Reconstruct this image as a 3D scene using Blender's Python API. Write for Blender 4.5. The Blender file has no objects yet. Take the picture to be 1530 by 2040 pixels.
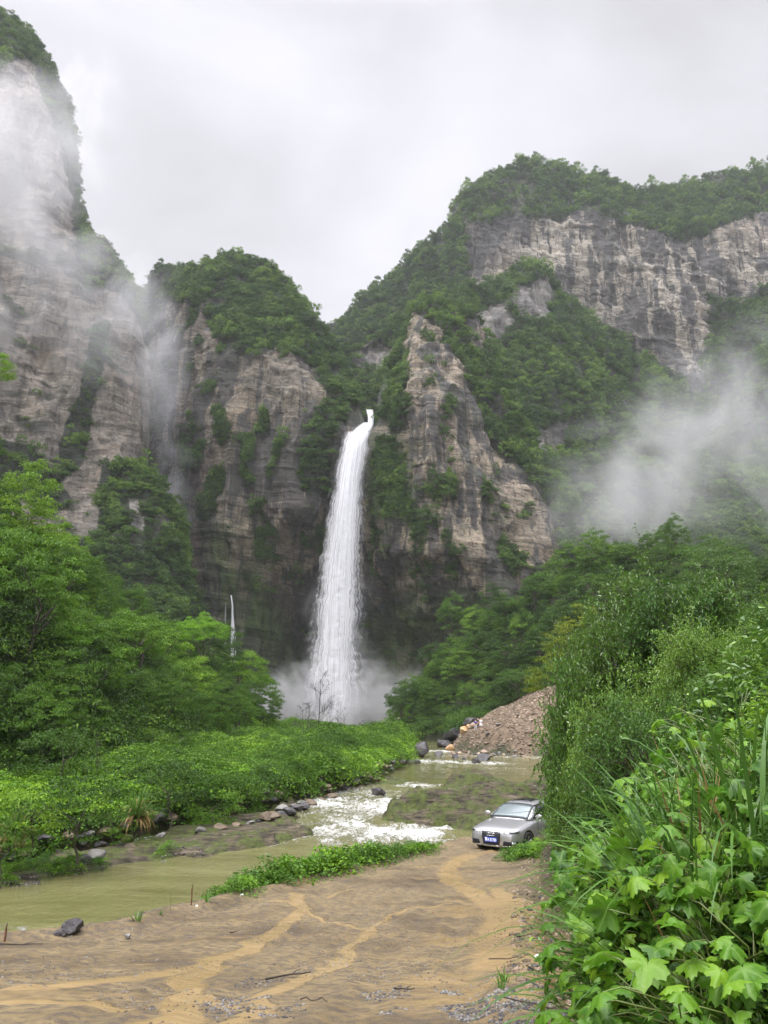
import bpy, bmesh, math, random
import numpy as np
from mathutils import Vector, Matrix, Euler

# ------------------------------------------------------------------ scene, camera, sky, light
S = bpy.context.scene
C = S.collection
F = 1532.0
PIT = math.atan(405 / F)
CZ = 6.0
cp_, sp_ = math.cos(PIT), math.sin(PIT)
cam = bpy.data.objects.new('camera', bpy.data.cameras.new('camera'))
C.objects.link(cam)
cam.location = (0, 0, CZ)
cam.rotation_euler = (math.radians(90) + PIT, 0, 0)
cam.data.sensor_fit = 'VERTICAL'
cam.data.sensor_height = 24.0
cam.data.lens = 24.0 * F / 2040
cam.data.clip_start = 0.05
cam.data.clip_end = 6000
S.camera = cam

SUN_EL, SUN_AZ = math.radians(56), math.radians(222)     # azimuth from +Y, clockwise
W = bpy.data.worlds.new('World'); S.world = W; W.use_nodes = True
SKY_LOW, SKY_HIGH = 0.46, 4.0  # high: sky overhead, out of view, raised to give the foliage more light

def build_world():
    nt = W.node_tree; nt.nodes.clear()
    N, L = nt.nodes.new, nt.links.new
    out = N('ShaderNodeOutputWorld'); bg = N('ShaderNodeBackground'); L(bg.outputs[0], out.inputs[0])
    sky = N('ShaderNodeTexSky'); sky.sky_type = 'NISHITA'; sky.sun_disc = False
    sky.sun_elevation = SUN_EL; sky.sun_rotation = SUN_AZ; sky.dust_density = 4; sky.air_density = 1.5
    skm = N('ShaderNodeVectorMath'); skm.operation = 'SCALE'; skm.inputs['Scale'].default_value = 0.06
    L(sky.outputs[0], skm.inputs[0])
    tc = N('ShaderNodeTexCoord')
    mp = N('ShaderNodeMapping'); mp.inputs['Scale'].default_value = (1.0, 1.0, 1.9); L(tc.outputs['Generated'], mp.inputs[0])
    mp.inputs['Location'].default_value = (0.3, 0.15, 0.1)
    n1 = N('ShaderNodeTexNoise'); n1.inputs['Scale'].default_value = 1.9; n1.inputs['Detail'].default_value = 5; n1.inputs['Roughness'].default_value = 0.48
    n1.inputs['Distortion'].default_value = 0.4
    L(mp.outputs[0], n1.inputs['Vector'])
    cr = N('ShaderNodeValToRGB')
    e = cr.color_ramp.elements
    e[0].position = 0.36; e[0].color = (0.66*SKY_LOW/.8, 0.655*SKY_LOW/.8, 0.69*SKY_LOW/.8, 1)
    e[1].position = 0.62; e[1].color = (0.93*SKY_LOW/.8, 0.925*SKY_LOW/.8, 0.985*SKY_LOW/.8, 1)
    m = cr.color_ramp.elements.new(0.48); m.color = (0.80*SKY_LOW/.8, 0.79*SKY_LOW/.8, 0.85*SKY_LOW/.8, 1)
    L(n1.outputs['Fac'], cr.inputs[0])
    sep = N('ShaderNodeSeparateXYZ'); L(tc.outputs['Generated'], sep.inputs[0])
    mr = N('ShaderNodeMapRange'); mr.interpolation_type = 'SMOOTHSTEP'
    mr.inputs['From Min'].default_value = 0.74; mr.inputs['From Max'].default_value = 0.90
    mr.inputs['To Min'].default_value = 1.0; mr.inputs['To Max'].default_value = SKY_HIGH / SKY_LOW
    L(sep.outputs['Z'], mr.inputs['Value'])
    mb = N('ShaderNodeMapRange'); mb.interpolation_type = 'SMOOTHSTEP'      # unseen sky at the viewer's back, brightened to add light on the land
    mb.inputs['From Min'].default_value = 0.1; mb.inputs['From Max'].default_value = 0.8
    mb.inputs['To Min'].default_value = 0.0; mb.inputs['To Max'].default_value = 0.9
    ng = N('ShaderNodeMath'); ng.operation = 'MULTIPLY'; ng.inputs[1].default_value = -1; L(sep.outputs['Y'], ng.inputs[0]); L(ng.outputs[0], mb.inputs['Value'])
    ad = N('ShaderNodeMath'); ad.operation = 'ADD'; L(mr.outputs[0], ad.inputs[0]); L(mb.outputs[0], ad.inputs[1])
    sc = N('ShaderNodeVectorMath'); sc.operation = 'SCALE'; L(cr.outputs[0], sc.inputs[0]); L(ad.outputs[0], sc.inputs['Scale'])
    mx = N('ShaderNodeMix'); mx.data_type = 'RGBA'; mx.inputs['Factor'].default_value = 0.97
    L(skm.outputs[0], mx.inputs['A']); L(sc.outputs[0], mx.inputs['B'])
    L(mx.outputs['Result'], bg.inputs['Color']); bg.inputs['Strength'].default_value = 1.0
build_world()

sun = bpy.data.objects.new('sun', bpy.data.lights.new('sun', 'SUN')); C.objects.link(sun)
sun.data.energy = 1.5; sun.data.angle = math.radians(14); sun.data.color = (1.0, 0.97, 0.92)
sd = Vector((math.sin(SUN_AZ) * math.cos(SUN_EL), math.cos(SUN_AZ) * math.cos(SUN_EL), math.sin(SUN_EL)))
sun.rotation_euler = sd.to_track_quat('Z', 'Y').to_euler()
sun.location = (0, -20, 60)

S.view_settings.view_transform = 'Standard'; S.view_settings.look = 'None'
S.view_settings.exposure = 0.85; S.view_settings.gamma = 1.0
S.render.engine = 'CYCLES'
cy = S.cycles
cy.max_bounces = 5; cy.diffuse_bounces = 3; cy.glossy_bounces = 2; cy.transmission_bounces = 3
cy.transparent_max_bounces = 24; cy.volume_bounces = 1
cy.use_denoising = True
cy.use_adaptive_sampling = True; cy.adaptive_threshold = 0.02
cy.caustics_reflective = False; cy.caustics_refractive = False
cy.sample_clamp_indirect = 4
cy.volume_step_rate = 1.0; cy.volume_max_steps = 256
S.render.use_persistent_data = False

R_ = random.Random(5)
rng = np.random.default_rng(7)

# ------------------------------------------------------------------ geometry helpers
def ray(px, py):
    U = (1020 - py) / F; R = (px - 765) / F
    return R, cp_ - U * sp_, sp_ + U * cp_
def at(px, py, Y):
    R, y, z = ray(px, py)
    return (R / y * Y, Y, CZ + z / y * Y)
def proj(x, y, z):
    dz = z - CZ; f = y * cp_ + dz * sp_; u = -y * sp_ + dz * cp_
    f = np.where(f < 1e-3, 1e-3, f)
    return 765 + F * x / f, 1020 - F * u / f

def _h(ix, iy, iz, seed):
    n = (ix.astype(np.int64) * 374761393 + iy.astype(np.int64) * 668265263 + iz.astype(np.int64) * 2147483647 + seed * 974634777) & 0xffffffff
    n = ((n ^ (n >> 13)) * 1274126177) & 0xffffffff
    n = (n ^ (n >> 16)) & 0xffffffff
    n = (n * 2246822519) & 0xffffffff
    return ((n ^ (n >> 15)) & 0xffffff) / float(0xffffff)
def noise(x, y, z, seed=0):
    x, y, z = np.broadcast_arrays(np.asarray(x, float), np.asarray(y, float), np.asarray(z, float))
    ix, iy, iz = np.floor(x), np.floor(y), np.floor(z)
    fx, fy, fz = x - ix, y - iy, z - iz
    fx = fx * fx * (3 - 2 * fx); fy = fy * fy * (3 - 2 * fy); fz = fz * fz * (3 - 2 * fz)
    r = 0
    for dx in (0, 1):
        wx = fx if dx else 1 - fx
        for dy in (0, 1):
            wy = fy if dy else 1 - fy
            for dz in (0, 1):
                wz = fz if dz else 1 - fz
                r = r + _h(ix + dx, iy + dy, iz + dz, seed) * wx * wy * wz
    return r * 2 - 1
def fbm(x, y, z, oct=4, seed=0, g=0.5):
    r = 0; a = 1.0; t = 0
    for o in range(oct):
        k = 2.03 ** o
        r = r + a * noise(x * k, y * k, z * k, seed + o * 17); t += a; a *= g
    return r / t
def smooth(a, b, v):
    t = np.clip((v - a) / (b - a), 0, 1)
    return t * t * (3 - 2 * t)
def ip(v, xs, ys):
    return np.interp(v, xs, ys)
def inside(poly, x, y):
    r = np.zeros(x.shape, bool); n = len(poly)
    for i in range(n):
        x1, y1 = poly[i]; x2, y2 = poly[(i + 1) % n]
        if y1 == y2: continue
        c = ((y1 > y) != (y2 > y)) & (x < (x2 - x1) * (y - y1) / (y2 - y1) + x1)
        r ^= c
    return r
def segdist(pts, x, y, closed=False):
    d = np.full(x.shape, 1e9); n = len(pts)
    for i in range(n if closed else n - 1):
        x1, y1 = pts[i][:2]; x2, y2 = pts[(i + 1) % n][:2]
        dx, dy = x2 - x1, y2 - y1
        t = np.clip(((x - x1) * dx + (y - y1) * dy) / (dx * dx + dy * dy + 1e-9), 0, 1)
        d = np.minimum(d, np.hypot(x - x1 - t * dx, y - y1 - t * dy))
    return d
def sdist(poly, x, y):
    d = segdist(poly, x, y, True)
    return np.where(inside(poly, x, y), d, -d)
def crest(pts, x, y, slope):
    """height of a ridge: along the polyline (x, y, z), falling off at the slope"""
    r = np.full(x.shape, -1e9)
    for i in range(len(pts) - 1):
        x1, y1, z1 = pts[i]; x2, y2, z2 = pts[i + 1]
        dx, dy = x2 - x1, y2 - y1
        t = np.clip(((x - x1) * dx + (y - y1) * dy) / (dx * dx + dy * dy), 0, 1)
        d = np.hypot(x - x1 - t * dx, y - y1 - t * dy)
        r = np.maximum(r, z1 + (z2 - z1) * t - slope * d)
    return r

def tag(o, label=None, cat=None, group=None, kind=None):
    if label: o['label'] = label
    if cat: o['category'] = cat
    if group: o['group'] = group
    if kind: o['kind'] = kind
    return o
def mesh_np(name, V, Fc, mats=(), smooth_=False, attrs=None, parent=None, link=True, midx=None):
    """V (n,3); Fc (m,k) of one size or a list of such arrays"""
    me = bpy.data.meshes.new(name)
    V = np.asarray(V, np.float32)
    Fs = Fc if isinstance(Fc, list) else [Fc]
    Fs = [np.asarray(f, np.int32) for f in Fs if len(f)]
    me.vertices.add(len(V)); me.vertices.foreach_set('co', V.ravel())
    nl = sum(f.size for f in Fs); npoly = sum(len(f) for f in Fs)
    me.loops.add(nl); me.loops.foreach_set('vertex_index', np.concatenate([f.ravel() for f in Fs]))
    tot = np.concatenate([np.full(len(f), f.shape[1], np.int32) for f in Fs])
    me.polygons.add(npoly)
    me.polygons.foreach_set('loop_start', np.concatenate([[0], np.cumsum(tot)[:-1]]).astype(np.int32))
    if smooth_: me.polygons.foreach_set('use_smooth', np.ones(npoly, bool))
    else: me.polygons.foreach_set('use_smooth', np.zeros(npoly, bool))
    for m in mats: me.materials.append(m)
    if midx is not None: me.polygons.foreach_set('material_index', np.asarray(midx, np.int32))
    me.update(calc_edges=True)
    for k, a in (attrs or {}).items():
        at_ = me.attributes.new(k, 'FLOAT', 'POINT'); at_.data.foreach_set('value', np.asarray(a, np.float32).ravel())
    if not link: return me
    o = bpy.data.objects.new(name, me); C.objects.link(o)
    if parent: o.parent = parent
    return o
def grid_faces(nu, nv):
    i = np.arange(nu * nv).reshape(nu, nv)
    return np.stack([i[:-1, :-1], i[1:, :-1], i[1:, 1:], i[:-1, 1:]], -1).reshape(-1, 4)
def empty(name, loc=(0, 0, 0), rz=0):
    o = bpy.data.objects.new(name, None); C.objects.link(o)
    o.location = loc; o.rotation_euler = (0, 0, rz); o.empty_display_size = 0.2
    return o

# ------------------------------------------------------------------ material helpers
class NT:
    def __init__(s, name):
        s.m = bpy.data.materials.new(name); s.m.use_nodes = True
        s.nt = s.m.node_tree; s.nt.nodes.clear()
        s.out = s.n('ShaderNodeOutputMaterial')
    def n(s, t, **kw):
        nd = s.nt.nodes.new(t)
        for k, v in kw.items(): setattr(nd, k, v)
        return nd
    def l(s, a, b): s.nt.links.new(a, b)
    def setin(s, nd, **kw):
        for k, v in kw.items():
            k = k.replace('_', ' ')
            if hasattr(v, 'is_output') or isinstance(v, bpy.types.NodeSocket): s.l(v, nd.inputs[k])
            else: nd.inputs[k].default_value = v
    def pos(s, scale=(1, 1, 1), obj=False):
        if obj:
            tc = s.n('ShaderNodeTexCoord'); o = tc.outputs['Object']
        else:
            g = s.n('ShaderNodeNewGeometry'); o = g.outputs['Position']
        mp = s.n('ShaderNodeMapping'); mp.inputs['Scale'].default_value = scale
        s.l(o, mp.inputs[0]); return mp.outputs[0]
    def noise(s, vec, scale, detail=4, rough=0.5, dist=0.0):
        n = s.n('ShaderNodeTexNoise'); s.l(vec, n.inputs['Vector'])
        s.setin(n, Scale=scale, Detail=detail, Roughness=rough, Distortion=dist); return n.outputs['Fac']
    def ramp(s, fac, stops, interp='LINEAR'):
        r = s.n('ShaderNodeValToRGB'); r.color_ramp.interpolation = interp; s.l(fac, r.inputs[0])
        el = r.color_ramp.elements
        while len(el) < len(stops): el.new(0.5)
        for e, (p, c) in zip(el, stops):
            e.position = p; e.color = (c, c, c, 1) if isinstance(c, (int, float)) else tuple(c) + (1,)
        return r.outputs[0]
    def mix(s, f, a, b, mode='MIX'):
        m = s.n('ShaderNodeMix', data_type='RGBA', blend_type=mode)
        for k, v in (('Factor', f), ('A', a), ('B', b)):
            if isinstance(v, (tuple, list)): m.inputs[{'A': 6, 'B': 7}.get(k, 0)].default_value = tuple(v) + (1,)
            elif isinstance(v, (int, float)): m.inputs[0].default_value = v
            else: s.l(v, m.inputs[{'A': 6, 'B': 7}.get(k, 0)])
        return m.outputs[2]
    def math(s, op, a, b=None, clamp=False):
        m = s.n('ShaderNodeMath', operation=op, use_clamp=clamp)
        for i, v in enumerate((a, b)):
            if v is None: continue
            if isinstance(v, (int, float)): m.inputs[i].default_value = v
            else: s.l(v, m.inputs[i])
        return m.outputs[0]
    def attr(s, name):
        a = s.n('ShaderNodeAttribute', attribute_name=name); return a.outputs['Fac']
    def bump(s, h, strength=0.5, dist=0.1, normal=None):
        b = s.n('ShaderNodeBump'); s.l(h, b.inputs['Height']); b.inputs['Strength'].default_value = strength; b.inputs['Distance'].default_value = dist
        if normal: s.l(normal, b.inputs['Normal'])
        return b.outputs[0]
    def bsdf(s, color, rough=0.8, normal=None, **kw):
        p = s.n('ShaderNodeBsdfPrincipled')
        if isinstance(color, (tuple, list)): p.inputs['Base Color'].default_value = tuple(color) + (1,)
        else: s.l(color, p.inputs['Base Color'])
        if isinstance(rough, (int, float)): p.inputs['Roughness'].default_value = rough
        else: s.l(rough, p.inputs['Roughness'])
        if normal: s.l(normal, p.inputs['Normal'])
        for k, v in kw.items():
            k = k.replace('_', ' ')
            if isinstance(v, (int, float)): p.inputs[k].default_value = v
            elif isinstance(v, tuple): p.inputs[k].default_value = v + (1,)
            else: s.l(v, p.inputs[k])
        s.p = p
        return p.outputs[0]
    def done(s, sh):
        s.l(sh, s.out.inputs[0]); return s.m

def plain(name, col, rough=0.6, **kw):
    m = NT(name); return m.done(m.bsdf(col, rough, **kw))

def leaf_mat(name, c1, c2, c3=None, trans=0.35, rough=0.42, ns=0.6, lo=.3, hi=.7, noisew=0.5, spec=.28):
    """wet leaf: colour varies by plant and by place within the plant"""
    m = NT(name)
    oi = m.n('ShaderNodeObjectInfo')
    n1 = m.noise(m.pos(), ns, 3, 0.6)
    g = m.n('ShaderNodeNewGeometry')
    v = m.math('ADD', m.math('MULTIPLY', n1, noisew), m.math('MULTIPLY', oi.outputs['Random'], 0.42))
    v = m.math('ADD', v, m.math('MULTIPLY', g.outputs['Random Per Island'], 0.30))
    stops = [(lo, c1), (hi, c2)]
    if c3: stops.append((min(0.97, hi + 0.2), c3))
    col = m.ramp(v, stops)
    p = m.bsdf(col, rough, Specular_IOR_Level=spec)
    t = m.n('ShaderNodeBsdfTranslucent')
    hs = m.n('ShaderNodeHueSaturation'); m.l(col, hs.inputs['Color']); hs.inputs['Value'].default_value = 1.25; hs.inputs['Hue'].default_value = 0.49
    m.l(hs.outputs[0], t.inputs[0])
    ms = m.n('ShaderNodeMixShader'); ms.inputs[0].default_value = trans
    m.l(p, ms.inputs[1]); m.l(t.outputs[0], ms.inputs[2])
    return m.done(ms.outputs[0])

# ------------------------------------------------------------------ land heights near the river
ROADL = [(-40, 3), (-20, 6), (-9, 9.3), (-4.96, 11), (-3.9, 12), (-3.2, 15), (-2.27, 18.5), (-0.6, 22.5), (1.1, 25.6), (1.7, 27.5), (2.6, 29.6), (5.0, 31.8), (8.5, 33.8)]
ROADR = [(8.2, 31), (6.6, 28), (5.0, 25.2), (4.3, 23.5), (3.7, 20), (3.1, 17), (2.5, 13.5), (1.95, 10), (1.3, 6.5), (1.02, 4.6), (0.9, 2), (0.9, -12)]
RBANK = [(8.2, 31), (11, 38), (16, 48), (20, 62), (25.5, 84), (28, 95), (24, 101), (14, 105.5), (11.0, 109), (10.0, 115), (11, 140), (8, 160), (11, 180), (26, 205), (60, 215)]
ROAD = ROADL + ROADR + [(-40, -12)]
RIGHT = ROADR[::-1] + RBANK[1:] + [(400, 215), (400, -12)]
RIGHT = RIGHT
FB = [(-60, 15), (-30, 19.5), (-17, 26.5), (-13.4, 29.0), (-11.5, 31.6), (-7.9, 35.6), (-6.0, 36.8), (-3.9, 38.6), (-3.6, 42), (-4.4, 45.5), (-4.1, 53.4)]
WALL = [(-60, 19), (-30, 24), (-18, 32), (-15.4, 33.6), (-14.2, 35.2), (-12.6, 39.4), (-10.2, 43.6), (-7.8, 47.0), (-5.3, 53), (-1.2, 63), (0.7, 76), (2.9, 91), (3.4, 110), (2.6, 130), (0.5, 150), (-6, 163), (-20, 172), (-60, 176)]
SHELF = FB + [(-3.2, 56), (-5.3, 54), (-8.0, 47.6), (-10.4, 44), (-12.9, 39.8), (-14.5, 35.6), (-15.6, 34), (-18.2, 32.4), (-30, 25), (-60, 20)]
LEFTP = WALL + [(-300, 176), (-300, 19)]
MID = [(-0.6, 45.2), (-0.3, 47), (1.2, 50), (1.8, 54), (4.2, 59), (6, 61.5), (9, 61), (12.5, 62), (17, 58), (16, 44), (12, 40.2), (9, 40.6), (7, 41.2), (4.6, 42.2), (2.2, 43.2)]
MID2 = [(-2.0, 40.2), (-1.6, 41.8), (0.4, 42.4), (2.0, 42.2), (3.0, 41.4), (1.2, 40.6)]
SH3 = [(3.2, 62), (3.0, 66), (0.3, 70.5), (-0.5, 66.5), (-1.6, 62)]
def zroad(y):
    return ip(y, [-12, 0, 3, 5, 8, 11, 15, 18.5, 22, 27, 32, 40], [5.6, 4.95, 4.6, 4.3, 3.7, 3.2, 2.76, 2.41, 2.12, 1.8, 1.6, 1.4])
def zwater(y):
    return ip(y, [0, 34, 37, 39, 40.5, 43.5, 46, 50, 52, 58, 60, 66, 68, 88, 90, 108, 112, 150, 180, 250],
              [-.03, 0, .02, .12, .18, .22, .42, .50, .62, .66, .80, .82, .88, .92, 1.02, 1.06, 1.22, 1.4, 1.6, 1.9])
LCREST = [(-90, 20, 30), (-60, 40, 30), (-38, 58, 25), (-33, 72, 21.5), (-29.5, 86, 15.5), (-25, 102, 11), (-18.8, 116, 6.2)]
RCREST = [(4.8, 172, 5), (9.8, 167, 13), (15, 163, 20.5), (24, 158, 27.5), (34, 152, 30.5), (41, 144, 35), (50, 134, 33.5), (58, 120, 26), (62, 100, 20), (64, 60, 16), (60, 20, 16)]
def height(x, y, detail=True):
    zw = zwater(y)
    h = zw - 0.55
    n1 = fbm(x / 6, y / 6, 0, 3, 3); n2 = fbm(x / 1.3, y / 1.3, 0, 4, 9); n3 = fbm(x / .35, y / .35, 0, 3, 21)
    # rock shelves with ledges
    for poly, hh, sd_ in ((SHELF, .52, 1), (MID, .85, 2), (MID2, .30, 3), (SH3, .35, 4)):
        d = sdist(poly, x, y) + .35 * n2 + .9 * fbm(x / 2.6, y / 3.2, sd_, 3, 60)
        z = hh * smooth(-.3, 1.5, d) + (0.40 + .8 * (sd_ == 2)) * fbm(x / 3.5, y / 1.5, 0, 4, 30 + sd_) * smooth(-.2, 1.0, d)
        z = np.floor(z / .17) * .17 * .75 + z * .25
        h = np.where(d > -.3, np.maximum(h, zw - .22 + z + .06 * n2), h)
    # bank by the river terrace
    d = sdist(LEFTP, x, y) + .25 * n2
    terr = ip(y, [20, 35, 60, 100, 150, 165], [1.75, 1.9, 2.1, 2.5, 2.7, 2.2]) + .25 * n1 + 0.012 * np.clip(d, 0, 40)
    k = smooth(-.1, 1.1, d)
    h = np.where(d > -.1, np.maximum(h, (zw - .5) * (1 - k) + terr * k), h)
    # road
    d = sdist(ROAD, x, y) + .18 * n2
    zr = zroad(y) + .03 * n1
    lip = .10 * np.exp(-((d - .25) / .3) ** 2)
    h = np.maximum(h, np.where(d > 0, zr + lip, zr - 0.85 * (-d) ** 1.05 * (1 + .25 * n2) * 1.0))
    # bank right of the road
    d = sdist(RIGHT, x, y) + .22 * n2
    base = np.where(y < 31, zroad(y), zw + .2)
    up = 1.15 * np.clip(d, 0, 2.2) + .45 * np.clip(d - 2.2, 0, 14) + .1 * np.clip(d - 16, 0, 60)
    h = np.where(d > 0, np.maximum(h, base + up * (1 + .15 * n1)), h)
    h = np.where((d <= 0) & (y > 31), np.maximum(h, base + d * .6), h)
    # hills
    big = fbm(x / 14, y / 14, 0, 4, 50) * 3.0
    h = np.maximum(h, crest(LCREST, x, y, 1.22) + big * smooth(2, 9, crest(LCREST, x, y, 1.22)))
    cr = crest(RCREST, x, y, 1.35)
    h = np.maximum(h, cr + big * smooth(3, 10, cr))
    # mound of rubble
    dm = np.hypot((x - 22.5) / 1.0, (y - 117) / 1.15)
    m = 8.3 - .68 * dm + .25 * n1
    m = np.where(m > 7.6, 7.6 + (m - 7.6) * .4, m)
    h = np.maximum(h, np.where(m > .8, m, -9))
    if detail:
        rk = np.zeros_like(x)
        for poly in (SHELF, MID, MID2, SH3): rk = np.maximum(rk, smooth(-1.2, 0, sdist(poly, x, y)))
        h = h + rk * (.10 * fbm(x / .7, y / .45, 1, 4, 90) - .05 * np.abs(fbm(x / .35, y / .25, 1, 3, 91)))
        on = smooth(-.1, .4, sdist(ROAD, x, y))
        cx = ip(y, [3, 9, 15, 20, 26, 30], [-.9, -.6, .3, 1.2, 2.6, 4.6])
        for off in (-.9, -.25, .62, 1.35, -2.3, -3.3):
            u = x - cx - off * ip(y, [3, 26], [1.1, .6]) + .12 * noise(x * 0, y / 2.5, off, 5); h = h - on * (.022 * np.exp(-(u / .12) ** 2) - .010 * np.exp(-((np.abs(u) - .21) / .07) ** 2))
        nr = 1 - smooth(7, 14, y); h = h + .012 * n3 * (1 - .85 * on) + on * nr * .008 * fbm(x / .13, y / .13, 0, 3, 33)
    return h

def road_pt(px, py):
    R, ry, rz = ray(px, py); Y = 8.0
    for _ in range(40): Y = .5 * Y + .5 * min(60, (float(zroad(Y)) - CZ) / (rz / ry))
    return (R / ry * Y, Y)
# runoff streams on the road: (width in metres, pixel polyline of their course)
RUNW = .72
RUNS = [(.16, [(575, 1780), (600, 1812), (560, 1850), (500, 1885), (420, 1920), (390, 1960), (360, 2000), (300, 2050)]), (.22, [(420, 1920), (300, 1945), (200, 1955), (100, 1965), (-40, 1972)]), (.14, [(545, 1795), (580, 1800), (600, 1812)]),
        (.07, [(600, 1812), (650, 1832), (700, 1848), (735, 1852), (780, 1825), (830, 1808), (900, 1800)]), (.10, [(735, 1852), (710, 1880), (690, 1910), (640, 1940), (600, 1965), (540, 1990), (480, 2015), (400, 2050)]),
        (.30, [(1010, 1692), (940, 1705), (900, 1720), (890, 1745), (930, 1775), (985, 1800), (1010, 1830), (990, 1880), (960, 1930)]), (.22, [(985, 1770), (1040, 1810), (1060, 1860), (1100, 1920), (1130, 1990), (1150, 2050)]), (.16, [(1080, 1880), (1060, 1950), (1090, 2050)]),
        (.05, [(760, 1740), (830, 1730), (890, 1722)]), (.12, [(250, 2000), (100, 1990), (-30, 1995)]), (.06, [(650, 1790), (690, 1770)]), (.10, [(330, 2010), (420, 1985), (500, 2010)])]
def silt_map(x, y):
    w1 = fbm(x / .9, y / .9, 3, 4, 400); w2 = fbm(x / .9, y / .9, 9, 4, 410); w3 = fbm(x / .25, y / .25, 5, 3, 420)
    xx = x + .22 * w1; yy = y + .30 * w2
    m = np.zeros_like(x)
    for wd, pl in RUNS:
        d = segdist([road_pt(*p) for p in pl], xx, yy)
        m = np.maximum(m, smooth(1.0, -.15, (d / (wd * RUNW) - .75 - .35 * w3)))
    # thin silt washed over the right half
    br = poly_mask([[road_pt(*p) for p in [(880, 1790), (1000, 1800), (1150, 1900), (1160, 2060), (800, 2060), (760, 1960), (840, 1860)]]], x, y, .5)
    m = np.maximum(m, .75 * br * smooth(-.45, .35, fbm(x / 1.1, y / .5, 2, 5, 430)))
    m = np.maximum(m, .45 * smooth(.12, .5, fbm(x / 2.0, y / .7, 6, 5, 440)))
    return m
def poly_mask(polys, px, py, soft=14):
    r = np.zeros(px.shape)
    for p in polys:
        r = np.maximum(r, smooth(-soft, soft, sdist(p, px, py)))
    return r
def build_ground():
    nu, nv = 760, 1150
    t = np.linspace(-1, 1, nu); t = np.sign(t) * (0.62 * np.abs(t) + 1.5 * np.abs(t) ** 3.2)
    s0, s1 = 5.0, 262.0
    r = s0 * (s1 / s0) ** np.linspace(0, 1, nv)
    T, Rr = np.meshgrid(t, r, indexing='ij')
    y = Rr - 5.5; x = T * (Rr + 0.5) * 1.0
    z = height(x, y)
    V = np.stack([x, y, z], -1).reshape(-1, 3)
    n2 = fbm(x / 2.2, y / 2.2, 0, 3, 77)
    sd_r = sdist(ROAD, x, y)
    road = smooth(-.5, .3, sd_r)
    dw = sdist(LEFTP, x, y)
    rock = np.zeros_like(z)
    for p in (SHELF, MID, MID2, SH3): rock = np.maximum(rock, smooth(-1.2, -.1, sdist(p, x, y)))
    rock = np.maximum(rock, smooth(-.6, -.1, dw) * smooth(1.4, 1.0, dw))
    dm = np.hypot(x - 22.5, (y - 117) / 1.15)
    mound = smooth(-1.0, .3, 11.8 - dm + n2 * 1.5)
    o = mesh_np('ground', V, grid_faces(nu, nv)[:, ::-1], [M_ground()], True, {'road': road, 'rock': rock, 'mound': mound, 'silt': silt_map(x, y), 'wet': z - zwater(y)})
    return tag(o, kind='structure')

def M_ground():
    m = NT('ground_soil')
    P = m.pos()
    # mud of the road
    a = m.noise(P, .55, 6, .62, .6)
    mud = m.ramp(a, [(.30, (.066, .047, .024)), (.44, (.140, .102, .052)), (.56, (.20, .150, .078)), (.72, (.10, .074, .038))])
    gr = m.noise(P, 9, 5, .7)
    mud = m.mix(m.ramp(gr, [(.42, .7), (.56, 0)]), mud, (.06, .05, .045))
    sp = m.noise(P, 34, 3, .6)
    mud = m.mix(m.ramp(sp, [(.66, 0), (.72, .6)]), mud, (.26, .22, .18))
    # runoff channels: ochre silt
    silt = m.ramp(m.math('ADD', m.attr('silt'), m.math('MULTIPLY', m.math('SUBTRACT', m.noise(P, 5.0, 6, .75), .5), 1.3)), [(.22, 0), (.80, .92)])
    oc = m.ramp(m.noise(m.pos((1, 4, 1)), 2.5, 5, .65, .5), [(.35, (.20, .137, .066)), (.6, (.27, .19, .092))])
    roadc = m.mix(silt, mud, oc)
    # rock shelf
    st = m.noise(m.pos((.35, 1.2, 3.0)), 2.2, 7, .68, .3)
    rk = m.ramp(st, [(.38, (.010, .009, .006)), (.47, (.036, .029, .018)), (.58, (.080, .064, .040)), (.72, (.17, .14, .10))])
    ms = m.ramp(m.noise(P, .7, 7, .7), [(.45, 0), (.53, .9)])
    rk = m.mix(ms, rk, m.ramp(m.noise(P, 5, 5, .7), [(.35, (.022, .030, .006)), (.6, (.065, .085, .014))]))
    # soil under plants
    so = m.ramp(m.noise(P, .8, 5, .6), [(.35, (.018, .022, .010)), (.6, (.035, .04, .016)), (.8, (.06, .045, .028))])
    # bank soil with stones
    mo = m.ramp(m.noise(P, 1.3, 8, .78), [(.32, (.045, .032, .020)), (.5, (.110, .078, .050)), (.62, (.17, .128, .088)), (.72, (.30, .25, .18))])
    col = m.mix(m.attr('rock'), so, rk)
    col = m.mix(m.attr('mound'), col, mo)
    col = m.mix(m.attr('road'), col, roadc)
    wet = m.ramp(m.math('ADD', silt, m.math('MULTIPLY', m.math('SUBTRACT', a, .5), 1.5)), [(.1, .55), (.7, .16)])
    wetr = m.mix(m.attr('road'), (.75, .75, .75), wet)
    rr = m.math('MAXIMUM', m.ramp(a, [(.35, .12), (.6, .45)]), wetr)
    h = m.math('ADD', m.math('MULTIPLY', m.noise(P, 7, 7, .7), 1.0), m.math('MULTIPLY', m.noise(P, 40, 4, .6), .35))
    h = m.math('MULTIPLY', h, m.math('SUBTRACT', 1.15, m.math('MULTIPLY', silt, m.attr('road'))))
    h = m.math('ADD', h, m.math('MULTIPLY', m.math('MULTIPLY', st, m.attr('rock')), 4.0))
    nb = m.bump(h, .8, .035)
    return m.done(m.bsdf(col, rr, nb, Specular_IOR_Level=.22))

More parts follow.
